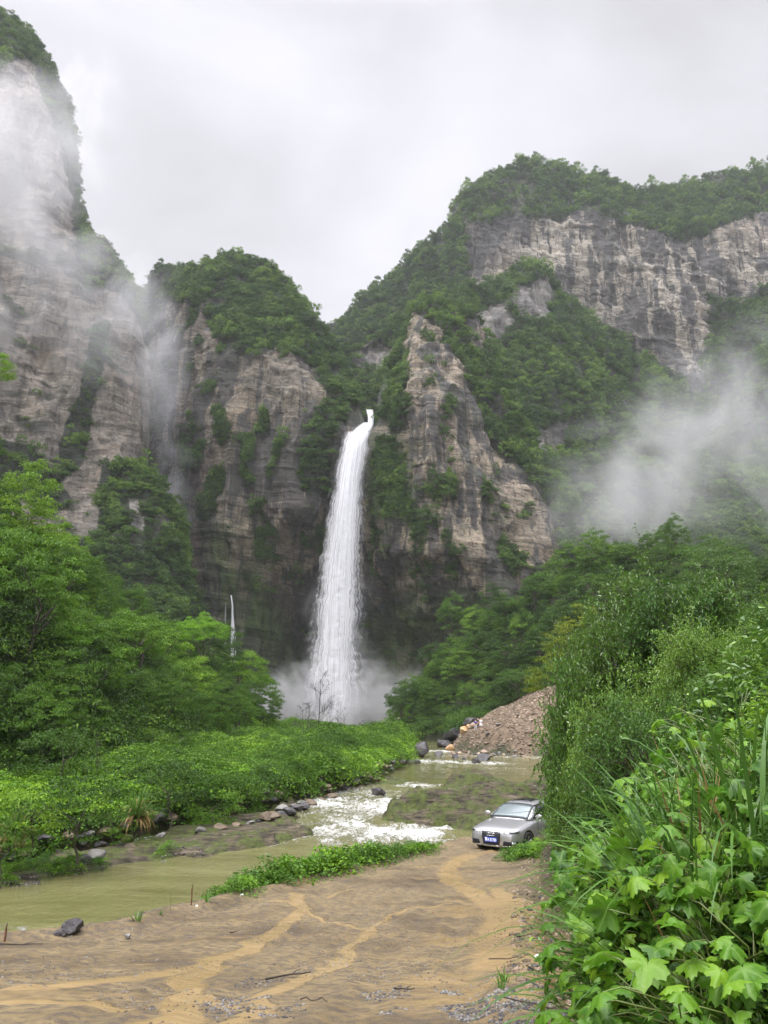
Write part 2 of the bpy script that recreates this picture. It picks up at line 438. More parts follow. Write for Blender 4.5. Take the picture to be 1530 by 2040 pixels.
# ------------------------------------------------------------------ river
def build_water():
    nu, nv = 500, 1100
    r = 14 * (262.0 / 14) ** np.linspace(0, 1, nv)
    t = np.linspace(-.85, .42, nu)
    T, Y = np.meshgrid(t, r, indexing='ij')
    X = T * Y
    z = zwater(Y)
    # how rough the water runs here
    st = np.zeros_like(X)
    def gz(y0, w): return np.exp(-((Y + .25 * X - y0) / w) ** 2)
    st = np.maximum(st, smooth(38.2, 39.4, Y) * (1 - smooth(57, 66, Y)) * smooth(8.5, 1.5, X - (Y - 40) * .33))
    st *= (1 - smooth(2.2, 4.2, X) * (Y < 43))
    st = np.maximum(st, 1.0 * gz(62.5, 2.6) * smooth(16, 9, X)); st = np.maximum(st, .95 * gz(91.5, 3.2) * smooth(18, 10, X)); st = np.maximum(st, 1.0 * gz(114, 4.5) * smooth(11, 8, X)); st = np.maximum(st, .30 * gz(76, 1.5))
    st = np.maximum(st, .55 * gz(170, 4)); st = np.maximum(st, .8 * gz(103, 2.4)); st = np.maximum(st, .35 * gz(84, 1.0)); st = np.maximum(st, .5 * gz(128, 3))
    st = np.maximum(st, .5 * np.exp(-((Y - 23.5 + .5 * (X + 9)) / .8) ** 2) * smooth(-1, -6, X))
    st *= .70 + .95 * fbm(X / 2.2, Y / 3.5, 1, 3, 51)
    n = fbm(X / .9, Y / 2.0, 0, 4, 5); n_b = fbm(X / .3, Y / .7, 0, 3, 15)
    z = z + (.015 + .17 * st) * n + .10 * st * n_b + .05 * st * np.abs(n_b)
    V = np.stack([X, Y, z], -1).reshape(-1, 3)
    m = NT('river_water')
    flow = m.pos((.75, .36, 1))
    f1 = m.noise(flow, 2.0, 9, .68, 1.2); f2 = m.noise(m.pos((1, .35, 1)), 7, 6, .72, 1.0)
    foam = m.math('ADD', m.math('MULTIPLY', m.attr('white'), .80), m.math('MULTIPLY', m.math('SUBTRACT', f1, .5), 2.4))
    foam = m.math('ADD', foam, m.math('MULTIPLY', m.math('SUBTRACT', f2, .5), 2.4))
    foam = m.ramp(foam, [(.30, 0), (.60, .36), (.82, .78), (1.0, 1)])
    foam = m.math('MULTIPLY', foam, m.ramp(m.attr('white'), [(.03, 0), (.22, 1)]))
    tint = m.ramp(m.noise(m.pos((.3, .8, 1)), .5, 6, .65, .8), [(.3, (.070, .068, .024)), (.5, (.115, .112, .045)), (.72, (.17, .16, .075))])
    col = m.mix(foam, tint, (.60, .60, .57))
    hb = m.math('ADD', m.noise(m.pos((1, .6, 1)), 3.0, 4, .55, .5), m.math('MULTIPLY', m.noise(m.pos((1, .6, 1)), 14, 3, .6), .3))
    nb = m.bump(hb, .5, .12)
    nb = m.bump(m.math('MULTIPLY', f2, foam), .8, .15, nb)
    rr = m.mix(foam, (.05, .05, .05), (.6, .6, .6))
    o = mesh_np('river', V, grid_faces(nu, nv)[:, ::-1], [m.done(m.bsdf(col, rr, nb, IOR=1.33))], True, {'white': st})
    return tag(o, kind='structure')

# ------------------------------------------------------------------ cliffs and mountains
def poly_mask(polys, px, py, soft=14):
    r = np.zeros(px.shape)
    for p in polys:
        r = np.maximum(r, smooth(-soft, soft, sdist(p, px, py)))
    return r
def cliff_from_columns(cols, nu, nv, back, base_py=1500):
    """cols: list of (px, [(py, Y), ...] from the crest down). Sampled and smoothed into a grid of points, with a back that falls away behind the crest."""
    pxs = np.array([c[0] for c in cols], float)
    vv = np.linspace(0, 1, 60)
    Yc = []; tops = []; bots = []
    for _, l in cols:
        a = np.array(l, float); tops.append(a[0, 0]); bots.append(a[-1, 0])
        Yc.append(np.interp(a[0, 0] + vv * (a[-1, 0] - a[0, 0]), a[:, 0], a[:, 1]))
    Yc = np.array(Yc)                                   # columns x 60
    u = np.linspace(pxs[0], pxs[-1], nu)
    Yu = np.stack([np.interp(u, pxs, Yc[:, k]) for k in range(60)], 1)
    v = np.linspace(0, 1, nv) ** 1.0
    iv = np.clip(v * 59, 0, 58.999); i0 = iv.astype(int); f = iv - i0
    Yg = Yu[:, i0] * (1 - f) + Yu[:, i0 + 1] * f
    def blur(A, k, ax):
        ker = np.hanning(2 * k + 3)[1:-1]; ker /= ker.sum()
        pad = [(0, 0), (0, 0)]; pad[ax] = (k, k)
        B = np.pad(A, pad, mode='edge')
        return np.apply_along_axis(lambda q: np.convolve(q, ker, 'valid'), ax, B)
    Yg = blur(blur(Yg, max(2, int(nu / len(cols) * .55)), 0), max(2, nv // 40), 1)
    top = np.interp(u, pxs, tops); bot = np.interp(u, pxs, bots)
    PX = np.repeat(u[:, None], nv, 1); PY = top[:, None] + v[None] * (bot - top)[:, None]
    R, ry, rz = ray(PX, PY)
    X = R / ry * Yg; Z = CZ + rz / ry * Yg
    P = np.stack([X, Yg, Z], -1)
    # back: rows behind the crest
    nb = 14
    B = []
    for k in range(nb, 0, -1):
        s = k / nb
        q = P[:, 0].copy(); q[:, 1] += back * s; q[:, 2] -= back * (.12 * s + .9 * s * s); q[:, 0] *= 1 + .1 * s
        B.append(q)
    return np.concatenate([np.stack(B, 1), P], 1), PX, PY, nb
def outward(P):
    du = np.gradient(P, axis=0); dv = np.gradient(P, axis=1)
    n = np.cross(du, dv); n /= np.linalg.norm(n, axis=-1, keepdims=True) + 1e-9
    s = np.sign(-(n[..., 1]).mean()) or 1
    return n * s
def carve(P, seed, amp=5, flute=2.0, ledge=1.0, dip=0.0, fade=None):
    n = outward(P)
    x, y, z = P[..., 0], P[..., 1], P[..., 2]
    zz = z + dip * x
    w = fbm(x / 40, y / 40, z / 40, 3, seed)
    d = amp * fbm(x / 26, y / 26, z / 34, 4, seed + 1)
    r = 1 - np.abs(fbm(x / 9, y / 9, z / 40, 4, seed + 2)) * 2
    d += flute * (r - .6)
    d += flute * .5 * fbm(x / 3, y / 3, z / 14, 3, seed + 3)
    q = zz + 3 * w
    lv = noise(0 * q, x / 60, q / 2.6, seed + 4) + .6 * noise(x / 30, 0 * q, q / 1.1, seed + 5) + .7 * noise(x / 50, 0 * q, q / 6.5, seed + 8)
    d += ledge * lv
    cellx = np.floor((x + 5 * w) / 3.1 + noise(0 * q, 0 * q, np.floor(q / 2.6), 8) * 2)
    d += ledge * .7 * (noise(cellx * 3.7, np.floor(q / 2.6) * 5.1, 0, seed + 6))
    if fade is not None: d = d * fade
    return P + n * d[..., None]

def M_rock(name, c_dark, c_mid, c_light, streak=1.0, stratum=1.0, ochre=.4, dip=0.0, moss=0.5, soil=(.018, .026, .010)):
    m = NT(name)
    g = m.n('ShaderNodeNewGeometry'); sx = m.n('ShaderNodeSeparateXYZ'); m.l(g.outputs['Position'], sx.inputs[0])
    cb = m.n('ShaderNodeCombineXYZ'); m.l(sx.outputs[0], cb.inputs[0]); m.l(sx.outputs[1], cb.inputs[1])
    m.l(m.math('ADD', sx.outputs[2], m.math('MULTIPLY', sx.outputs[0], dip)), cb.inputs[2])
    def vec(s):
        mp = m.n('ShaderNodeMapping'); mp.inputs['Scale'].default_value = s; m.l(cb.outputs[0], mp.inputs[0]); return mp.outputs[0]
    a = m.noise(vec((.05, .05, .09)), 1, 7, .62, .5)
    col = m.ramp(a, [(.34, c_mid), (.55, c_light), (.68, c_mid)])
    oc = m.ramp(m.noise(vec((.03, .03, .035)), 1, 5, .6, .7), [(.5, 0), (.68, ochre)])
    col = m.mix(oc, col, (.30, .19, .10))
    # bedding lines
    b = m.noise(vec((.07, .07, .75)), 1, 8, .74, .3)
    b2 = m.noise(vec((.25, .25, 1.3)), .9, 8, .75, .5)
    lines = m.ramp(b, [(.42, 1), (.455, 0)]); l2 = m.ramp(b2, [(.43, 1), (.465, 0)])
    lines = m.math('MULTIPLY', m.math('MAXIMUM', lines, m.math('MULTIPLY', l2, .8)), stratum * .8)
    col = m.mix(lines, col, c_dark)
    # joints
    jt = m.ramp(m.noise(vec((.55, .55, .10)), 1, 7, .75, .8), [(.42, 1), (.455, 0)])
    col = m.mix(m.math('MULTIPLY', jt, .7), col, c_dark)
    # water streaks running down
    s1 = m.noise(m.pos((.17, .17, .014)), 1, 6, .66, .35)
    s2 = m.noise(m.pos((.05, .05, .03)), 1, 3, .5)
    sk = m.ramp(m.math('ADD', s1, m.math('MULTIPLY', m.math('SUBTRACT', s2, .5), .6)), [(.465, 0), (.52, .85)])
    col = m.mix(m.math('MULTIPLY', sk, streak), col, (.035, .036, .040))
    fine = m.noise(vec((.9, .9, 1.6)), 1, 6, .75)
    col = m.mix(m.ramp(fine, [(.35, .45), (.55, 0)]), col, c_dark)
    # moss and thin grass on ledges
    ms = m.ramp(m.noise(vec((.12, .12, .3)), 1, 7, .72, .4), [(.50, 0), (.62, 1)])
    col = m.mix(m.math('MULTIPLY', ms, moss), col, (.045, .062, .022))
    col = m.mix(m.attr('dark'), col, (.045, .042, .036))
    col = m.mix(m.attr('green'), col, m.ramp(m.noise(vec((.2, .2, .25)), 1, 6, .7), [(.35, (.035, .065, .014)), (.55, (.08, .14, .028)), (.75, (.14, .16, .07))]))
    col = m.mix(m.attr('veg'), col, soil)
    h = m.math('ADD', m.math('MULTIPLY', b, 1.2), m.math('MULTIPLY', m.noise(vec((.7, .7, 1.1)), 1, 7, .75), 1.0))
    nb = m.bump(h, 1.0, 2.2)
    return m.done(m.bsdf(col, .75, nb))

FOREST = []     # (positions, sizes) of the woods on each face
def face_veg(P, PX, PY, nb, rocks, seed, dens=.16, size=(1.6, 3.2), soft=16, extra=None, wild=.4, thin=0.0, noise_s=9):
    """veg mask: everywhere but on the bare rock; returns vertex attribute and scatter points"""
    x, y, z = P[..., 0], P[..., 1], P[..., 2]
    n = fbm(x / noise_s, y / noise_s, z / noise_s, 4, seed) 
    bare = np.zeros(x.shape); B = poly_mask(rocks, PX, PY, soft)
    bare[:, nb:] = B
    sh = bare * 2 - 1 + n * wild * 2.2
    veg = 1 - smooth(-.15, .15, sh)
    veg = np.maximum(veg, thin * smooth(.15, .35, fbm(x / 5, y / 5, z / 9, 3, seed + 5)))
    # area of each cell
    du = P[1:, :-1] - P[:-1, :-1]; dv = P[:-1, 1:] - P[:-1, :-1]
    ar = np.linalg.norm(np.cross(du, dv), axis=-1)
    w = ar * (veg[:-1, :-1] ** 1.5)
    w[:, :max(0, nb - 5)] = 0
    if extra is not None: w[:, nb:] *= extra(PX[:-1, :-1], PY[:-1, :-1])
    tot = w.sum(); N = int(tot * dens)
    idx = rng.choice(w.size, N, p=(w / tot).ravel()); iu, ivv = np.unravel_index(idx, w.shape)
    a = rng.random((N, 1)); b = rng.random((N, 1))
    pts = P[iu, ivv] + du[iu, ivv] * a + dv[iu, ivv] * b
    sz = size[0] + (size[1] - size[0]) * rng.random(N) ** 1.7
    return veg, pts, sz

def build_left_cliff(nu=420, nv=520):
    rows = [(1250, 330), (1100, 318), (1000, 305), (900, 292), (800, 285), (700, 282), (630, 272), (585, 262), (540, 240), (500, 212), (470, 182), (445, 164), (400, 155), (330, 149), (270, 138), (200, 118), (140, 92), (95, 66), (62, 30), (48, 3), (-20, -45), (-120, -120), (-200, -260)]
    offs = [-1250, -800, -480, -300, -190, -110, -50, -18, 0, -14, -80, -260]
    Ys = [120, 150, 178, 196, 207, 214, 222, 230, 238, 262, 330, 430]
    py = np.array([r[0] for r in rows], float)[::-1]; e = np.array([r[1] for r in rows], float)[::-1]
    pyv = np.linspace(py[0], py[-1], nv); ev = np.interp(pyv, py, e)
    # u parameter: denser near the edge
    ku = np.linspace(0, 1, nu); ks = np.array([0, .10, .22, .34, .46, .58, .68, .76, .80, .86, .93, 1.0])
    off = np.interp(ku, ks, offs); Yb = np.interp(ku, ks, Ys)
    k = np.hanning(23); k /= k.sum()
    Yb = np.convolve(np.pad(Yb, 11, 'edge'), k, 'valid')
    PX = ev[None] + off[:, None]; PY = np.repeat(pyv[None], nu, 0)
    lean = ip(pyv, [-200, 0, 300, 500, 700, 900, 1250], [34, 24, 8, 2, 4, -4, -22])
    Y = Yb[:, None] + lean[None] + 5 * fbm(PX / 90, PY / 140, 0, 3, 61)
    R, ry, rz = ray(PX, PY)
    P = np.stack([R / ry * Y, Y, CZ + rz / ry * Y], -1)
    # close the top
    tp = P[:, :1].copy(); tp[..., 1] += 160; tp[..., 0] -= 60
    P = carve(P, 101, 4, 2.0, .5, -.18)
    P = np.concatenate([tp, P], 1); PX = np.concatenate([PX[:, :1], PX], 1); PY = np.concatenate([PY[:, :1], PY], 1)
    # woods: a strip down the edge, ledges, the foot
    vegpolys = [[(-60, 20), (5, 20), (70, 70), (120, 170), (160, 300), (175, 420), (190, 520), (150, 470), (140, 400), (122, 300), (95, 230), (60, 130), (25, 130), (-60, 200)],
                [(150, 455), (230, 480), (285, 560), (300, 650), (262, 650), (235, 590), (190, 560), (150, 520)],
                [(190, 640), (225, 640), (165, 930), (120, 960), (120, 880), (160, 780)], [(200, 930), (330, 920), (400, 1260), (-400, 1260), (-400, 1110), (120, 1060), (190, 1080)],
                [(-100, 850), (60, 880), (120, 950), (150, 1010), (60, 1010), (-100, 960)]]
    front = np.ones(PX.shape); veg = poly_mask(vegpolys, PX, PY, 10)
    n = fbm(P[..., 0] / 7, P[..., 1] / 7, P[..., 2] / 9, 4, 71)
    veg = smooth(.45, .7, veg + n * .5)
    veg = np.maximum(veg, .0 + .8 * smooth(.33, .5, fbm(P[..., 0] / 14, P[..., 1] / 14, P[..., 2] / 5, 3, 75)))
    du = P[1:, :-1] - P[:-1, :-1]; dv = P[:-1, 1:] - P[:-1, :-1]
    w = np.linalg.norm(np.cross(du, dv), axis=-1) * np.clip(veg[:-1, :-1], 0, 1) ** 2; w[:, 0] = 0
    w[int(nu * .82):] *= .3; w[:int(nu * .3)] *= .15
    N = min(int(w.sum() * .16), 5200); idx = rng.choice(w.size, N, p=(w / w.sum()).ravel()); iu, iv_ = np.unravel_index(idx, w.shape)
    pts = P[iu, iv_] + du[iu, iv_] * rng.random((N, 1)) + dv[iu, iv_] * rng.random((N, 1))
    FOREST.append(('cliff trees on the left', pts, .8 + 1.6 * rng.random(N) ** 1.8))
    z0 = np.zeros(veg.shape)
    o = mesh_np('rock_cliff', P.reshape(-1, 3), grid_faces(nu, nv + 1), [M_rock('pale_limestone', (.08, .07, .058), (.27, .23, .18), (.45, .39, .32), .5, .75, .45, -.18, .35)], True,
                {'veg': veg, 'dark': z0, 'green': z0})
    return tag(o, kind='structure')

def build_gorge(nu=760, nv=700):
    cols = [(262, [(640, 330), (800, 318), (1100, 300), (1500, 270)]),
            (300, [(575, 322), (650, 312), (800, 305), (1100, 290), (1500, 255)]),
            (330, [(545, 310), (620, 296), (800, 285), (1000, 278), (1500, 250)]),
            (360, [(532, 305), (600, 285), (800, 272), (1000, 262), (1200, 258), (1500, 245)]),
            (410, [(527, 300), (600, 275), (700, 258), (900, 250), (1100, 246), (1300, 248), (1500, 240)]),
            (470, [(517, 298), (600, 270), (700, 252), (900, 244), (1050, 240), (1200, 247), (1500, 247)]),
            (530, [(530, 294), (620, 264), (720, 246), (900, 238), (1000, 236), (1120, 246), (1500, 252)]),
            (565, [(558, 290), (640, 262), (720, 243), (900, 235), (1020, 234), (1120, 248), (1300, 256), (1500, 256)]),
            (605, [(600, 282), (680, 258), (760, 240), (900, 234), (1020, 234), (1110, 248), (1300, 260), (1500, 258)]),
            (635, [(650, 274), (730, 254), (820, 238), (960, 234), (1020, 236), (1110, 250), (1300, 262), (1500, 260)]),
            (665, [(700, 266), (780, 246), (860, 236), (960, 237), (1100, 250), (1300, 264), (1500, 262)]),
            (700, [(770, 256), (840, 238), (900, 236), (960, 239), (1100, 250), (1300, 265), (1500, 262)]),
            (728, [(848, 238), (858, 234), (920, 236), (1000, 240), (1100, 250), (1300, 264), (1500, 260)]),
            (748, [(846, 240), (856, 234), (920, 232), (1000, 232), (1100, 242), (1300, 262), (1500, 260)]),
            (775, [(800, 250), (840, 236), (900, 228), (1000, 224), (1080, 226), (1200, 252), (1500, 258)]),
            (800, [(690, 256), (740, 238), (850, 228), (960, 222), (1080, 220), (1170, 238), (1260, 250), (1500, 254)]),
            (825, [(625, 262), (680, 240), (800, 226), (960, 219), (1080, 216), (1180, 230), (1260, 246), (1500, 250)]),
            (860, [(602, 264), (670, 238), (800, 224), (960, 217), (1100, 214), (1190, 226), (1260, 240), (1500, 244)]),
            (900, [(610, 262), (680, 240), (800, 226), (960, 219), (1100, 214), (1190, 222), (1260, 234), (1500, 236)]),
            (950, [(640, 262), (720, 244), (850, 230), (1000, 220), (1100, 214), (1180, 218), (1260, 226), (1500, 226)]),
            (1000, [(740, 256), (830, 242), (950, 230), (1050, 220), (1180, 215), (1500, 216)]),
            (1050, [(850, 250), (930, 240), (1020, 230), (1150, 218), (1500, 210)]),
            (1100, [(960, 244), (1030, 236), (1150, 222), (1500, 204)]),
            (1160, [(1060, 240), (1150, 226), (1500, 200)]),
            (1230, [(1130, 236), (1200, 226), (1500, 196)])]
    P, PX, PY, nb = cliff_from_columns(cols, nu, nv, 70)
    fade = np.ones(P.shape[:2])
    fpx = smooth(26, 60, np.abs(PX - 735)); fpy = smooth(60, 140, np.abs(PY - 850))
    fade[:, nb:] = np.maximum(np.maximum(fpx, fpy), .15)
    P = carve(P, 201, 4.5, 3.4, .42, .16, fade)
    rocks = [[(330, 600), (400, 620), (440, 700), (520, 720), (560, 690), (600, 700), (640, 760), (650, 800), (600, 850), (590, 950), (650, 1000), (668, 1110), (690, 1500), (250, 1500), (250, 1120), (300, 1000), (290, 700)],
             [(665, 860), (700, 850), (780, 850), (800, 1100), (860, 1200), (1060, 1110), (960, 1500), (640, 1500)],
             [(800, 625), (872, 640), (905, 700), (945, 790), (990, 880), (1045, 950), (1100, 1060), (1110, 1125), (1010, 1160), (900, 1180), (800, 1180), (800, 1000), (812, 850)],
             [(930, 640), (975, 640), (975, 700), (935, 690)], [(770, 870), (835, 840), (845, 1190), (775, 1190)]]
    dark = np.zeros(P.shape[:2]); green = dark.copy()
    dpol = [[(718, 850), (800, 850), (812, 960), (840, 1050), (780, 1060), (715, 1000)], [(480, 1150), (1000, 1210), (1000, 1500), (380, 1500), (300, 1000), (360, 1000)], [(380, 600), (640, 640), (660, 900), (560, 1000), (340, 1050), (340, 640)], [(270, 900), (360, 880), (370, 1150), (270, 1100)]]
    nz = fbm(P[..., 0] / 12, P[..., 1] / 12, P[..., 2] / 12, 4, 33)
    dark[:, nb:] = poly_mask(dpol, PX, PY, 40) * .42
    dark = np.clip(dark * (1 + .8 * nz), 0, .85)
    gpol = [[(720, 1210), (1000, 1170), (1000, 1500), (700, 1400)], [(430, 1100), (520, 1120), (570, 1290), (640, 1300), (630, 1400), (440, 1400)], [(725, 860), (790, 880), (830, 1040), (740, 1040)], [(420, 1060), (470, 1060), (470, 1250), (440, 1250)]]
    green[:, nb:] = poly_mask(gpol, PX, PY, 35)
    green = np.clip(green * (.75 + 1.3 * nz), 0, .9)
    veg, pts, sz = face_veg(P, PX, PY, nb, rocks, 212, .15, (1.3, 3.0), 14, lambda a, b: np.where((b > 1320) & (a < 1000), .0, 1.0), .42, 0.0, 8)
    FOREST.append(('gorge', pts, sz))
    # thin growth on the rock: ferns and grass hanging from ledges
    n2 = fbm(P[..., 0] / 5, P[..., 1] / 5, P[..., 2] / 10, 4, 99)
    n3 = fbm(P[..., 0] / 30, P[..., 1] / 30, P[..., 2] / 30, 2, 98)
    w = smooth(.12, .4, n2 + .6 * n3); w[:, nb:] *= np.where((PX > 380) & (PX < 640) & (PY > 620) & (PY < 1120), 3.2, .35) * (1 - .9 * (PY > 1180)); w[:, :nb] = 0
    w[:, nb:] = np.maximum(w[:, nb:], poly_mask([[(725, 870), (785, 880), (825, 1040), (745, 1040)]], PX, PY, 20) * .45)
    w = w[:-1, :-1].copy(); w /= w.sum(); N = 5200
    idx = rng.choice(w.size, N, p=w.ravel()); iu, iv_ = np.unravel_index(idx, w.shape)
    FOREST.append(('gorge shrubs', P[iu, iv_], .7 + 1.3 * rng.random(N) ** 2.5))
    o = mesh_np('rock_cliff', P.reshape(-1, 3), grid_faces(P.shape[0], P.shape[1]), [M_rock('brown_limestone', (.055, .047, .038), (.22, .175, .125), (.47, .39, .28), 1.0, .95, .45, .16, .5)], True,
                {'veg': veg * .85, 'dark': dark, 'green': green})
    return tag(o, kind='structure')

def build_spur(nu=460, nv=420):
    cols = [(640, [(700, 330), (900, 300), (1300, 280)]), (700, [(690, 330), (900, 300), (1300, 280)]),
            (760, [(668, 335), (900, 296), (1300, 270)]), (800, [(640, 330), (800, 290), (1300, 262)]),
            (850, [(606, 325), (700, 295), (900, 270), (1300, 250)]), (900, [(604, 325), (700, 296), (900, 262), (1300, 240)]),
            (940, [(585, 332), (700, 300), (900, 265), (1300, 235)]), (1000, [(560, 345), (640, 320), (800, 290), (1000, 255), (1300, 230)]),
            (1060, [(524, 352), (600, 325), (800, 290), (1000, 258), (1300, 226)]), (1092, [(545, 352), (620, 330), (800, 292), (1000, 262), (1300, 222)]),
            (1115, [(595, 352), (700, 325), (900, 285), (1300, 220)]), (1180, [(640, 360), (760, 330), (950, 285), (1300, 215)]),
            (1250, [(715, 362), (850, 325), (1000, 290), (1300, 210)]), (1310, [(760, 365), (900, 320), (1050, 280), (1300, 205)]),
            (1400, [(815, 368), (930, 320), (1300, 200)]), (1530, [(880, 365), (1000, 300), (1300, 190)]), (1800, [(960, 340), (1300, 180)])]
    P, PX, PY, nb = cliff_from_columns(cols, nu, nv, 60)
    P = carve(P, 301, 7.0, 2.5, .5, .1)
    rocks = [[(1020, 570), (1100, 550), (1105, 630), (1070, 640), (1025, 615)], [(925, 640), (1010, 595), (1020, 640), (985, 700), (935, 690)], [(945, 740), (1000, 740), (985, 850), (945, 840)], [(1050, 860), (1130, 840), (1140, 900), (1060, 920)],
             [(700, 660), (790, 690), (760, 745), (715, 740)]]
    veg, pts, sz = face_veg(P, PX, PY, nb, rocks, 312, .105, (1.7, 3.9), 8, None, .35, 0, 10)
    FOREST.append(('spur', pts, sz))
    z0 = np.zeros(veg.shape)
    o = mesh_np('wooded_mountain', P.reshape(-1, 3), grid_faces(P.shape[0], P.shape[1]), [M_rock('grey_limestone', (.07, .065, .06), (.20, .18, .16), (.36, .33, .30), .7, .6, .3, .1, .7, (.028, .042, .014))], True, {'veg': veg, 'dark': z0, 'green': z0})
    return tag(o, kind='structure')

def build_peak(nu=640, nv=560):
    cols = [(600, [(690, 430), (900, 400), (1250, 360)]), (640, [(655, 430), (800, 400), (1250, 350)]), (700, [(625, 430), (760, 395), (1250, 345)]),
            (760, [(580, 430), (700, 390), (1250, 345)]), (800, [(540, 430), (700, 385), (1250, 345)]), (860, [(490, 428), (620, 390), (1250, 350)]),
            (900, [(448, 426), (540, 398), (700, 375), (1250, 350)]), (912, [(415, 426), (500, 400), (700, 378), (1250, 350)]), (950, [(366, 428), (440, 404), (600, 392), (800, 372), (1250, 340)]),
            (1000, [(344, 432), (430, 408), (480, 402), (600, 396), (800, 372), (1250, 335)]), (1060, [(325, 440), (420, 412), (600, 402), (800, 375), (1250, 330)]),
            (1130, [(343, 440), (430, 410), (520, 404), (650, 400), (800, 378), (1250, 325)]), (1180, [(347, 442), (430, 408), (560, 400), (680, 394), (800, 378), (1250, 320)]),
            (1240, [(360, 440), (440, 404), (600, 396), (700, 388), (800, 375), (1250, 315)]), (1285, [(382, 436), (460, 402), (600, 392), (740, 382), (850, 365), (1250, 310)]),
            (1330, [(372, 440), (470, 398), (620, 386), (760, 376), (850, 358), (1250, 305)]), (1390, [(362, 445), (480, 402), (620, 386), (780, 372), (860, 350), (1250, 300)]),
            (1450, [(350, 450), (470, 415), (620, 400), (780, 372), (1250, 295)]), (1530, [(338, 455), (440, 425), (560, 414), (700, 385), (850, 345), (1250, 285)]), (1750, [(320, 450), (600, 400), (850, 330), (1250, 270)]), (2000, [(300, 440), (1250, 250)])]
    P, PX, PY, nb = cliff_from_columns(cols, nu, nv, 120)
    P = carve(P, 401, 6.5, 4.0, .9, .22)
    rocks = [[(925, 450), (1000, 430), (1060, 440), (1150, 425), (1250, 445), (1300, 465), (1360, 480), (1420, 470), (1415, 640), (1400, 790), (1340, 740), (1290, 700), (1200, 650), (1150, 600), (1100, 570), (1060, 545), (1000, 575), (935, 575)],
             [(1400, 470), (1560, 415), (1700, 420), (1700, 570), (1520, 575), (1465, 610), (1415, 580)]]
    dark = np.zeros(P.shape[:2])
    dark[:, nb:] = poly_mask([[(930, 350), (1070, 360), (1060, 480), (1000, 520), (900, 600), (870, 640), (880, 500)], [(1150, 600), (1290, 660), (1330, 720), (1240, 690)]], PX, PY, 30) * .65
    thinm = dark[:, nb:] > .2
    veg, pts, sz = face_veg(P, PX, PY, nb, rocks, 412, .060, (1.8, 4.2), 14, None, .38, 0, 12)
    FOREST.append(('peak', pts, sz))
    z0 = np.zeros(veg.shape)
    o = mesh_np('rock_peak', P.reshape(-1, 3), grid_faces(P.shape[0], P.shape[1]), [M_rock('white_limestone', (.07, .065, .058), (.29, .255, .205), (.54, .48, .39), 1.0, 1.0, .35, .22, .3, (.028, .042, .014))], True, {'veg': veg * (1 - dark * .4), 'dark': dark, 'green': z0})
    return tag(o, kind='structure')

def build_gully_spur(nu=240, nv=260):
    cols = [(60, [(1090, 205), (1400, 160)]), (150, [(1040, 205), (1400, 160)]), (200, [(985, 206), (1400, 162)]), (240, [(930, 212), (1050, 200), (1400, 166)]), (290, [(955, 212), (1050, 202), (1400, 170)]),
            (330, [(1005, 214), (1100, 204), (1400, 172)]), (355, [(1085, 216), (1400, 176)]), (375, [(1180, 216), (1400, 178)]), (395, [(1260, 216), (1400, 190)]), (430, [(1330, 216), (1400, 200)])]
    P, PX, PY, nb = cliff_from_columns(cols, nu, nv, 50)
    P = carve(P, 501, 4, 2, .5, 0)
    veg, pts, sz = face_veg(P, PX, PY, nb, [[(255, 990), (275, 1000), (290, 1060), (262, 1080)], [(300, 1030), (325, 1030), (330, 1070), (305, 1070)]], 512, .19, (1.2, 2.7), 8, None, .3, 0, 8)
    FOREST.append(('gully', pts, sz))
    z0 = np.zeros(veg.shape)
    o = mesh_np('wooded_spur', P.reshape(-1, 3), grid_faces(P.shape[0], P.shape[1]), [bpy.data.materials['grey_limestone']], True, {'veg': veg, 'dark': z0, 'green': z0})
    return tag(o, kind='structure')

build_ground(); build_water()
build_left_cliff(); build_gorge(); build_spur(); build_peak(); build_gully_spur()

# ------------------------------------------------------------------ plants
def gh(x, y):
    return float(height(np.array([float(x)]), np.array([float(y)]))[0])
def leaf_quads(c, n, t, L, Wd, fold=.25, droop=0.0):
    """one folded quad per leaf: c base points, n normals, t directions (all (k,3)), L and Wd lengths (k,)"""
    t = t / (np.linalg.norm(t, axis=1, keepdims=True) + 1e-9)
    s = np.cross(n, t); s /= np.linalg.norm(s, axis=1, keepdims=True) + 1e-9
    n = np.cross(t, s)
    L = L[:, None]; Wd = Wd[:, None]
    mid = c + t * L * .45 - n * droop * L * .1
    a = c; b = mid + s * Wd * .5 + n * fold * Wd; d = mid - s * Wd * .5 + n * fold * Wd; e = c + t * L - n * droop * L
    V = np.stack([a, b, e, d], 1).reshape(-1, 3)
    Fc = np.arange(len(V)).reshape(-1, 4)
    return V, Fc
def unit(v): return v / (np.linalg.norm(v, axis=-1, keepdims=True) + 1e-9)
def rvec(r, n): return unit(r.normal(size=(n, 3)))

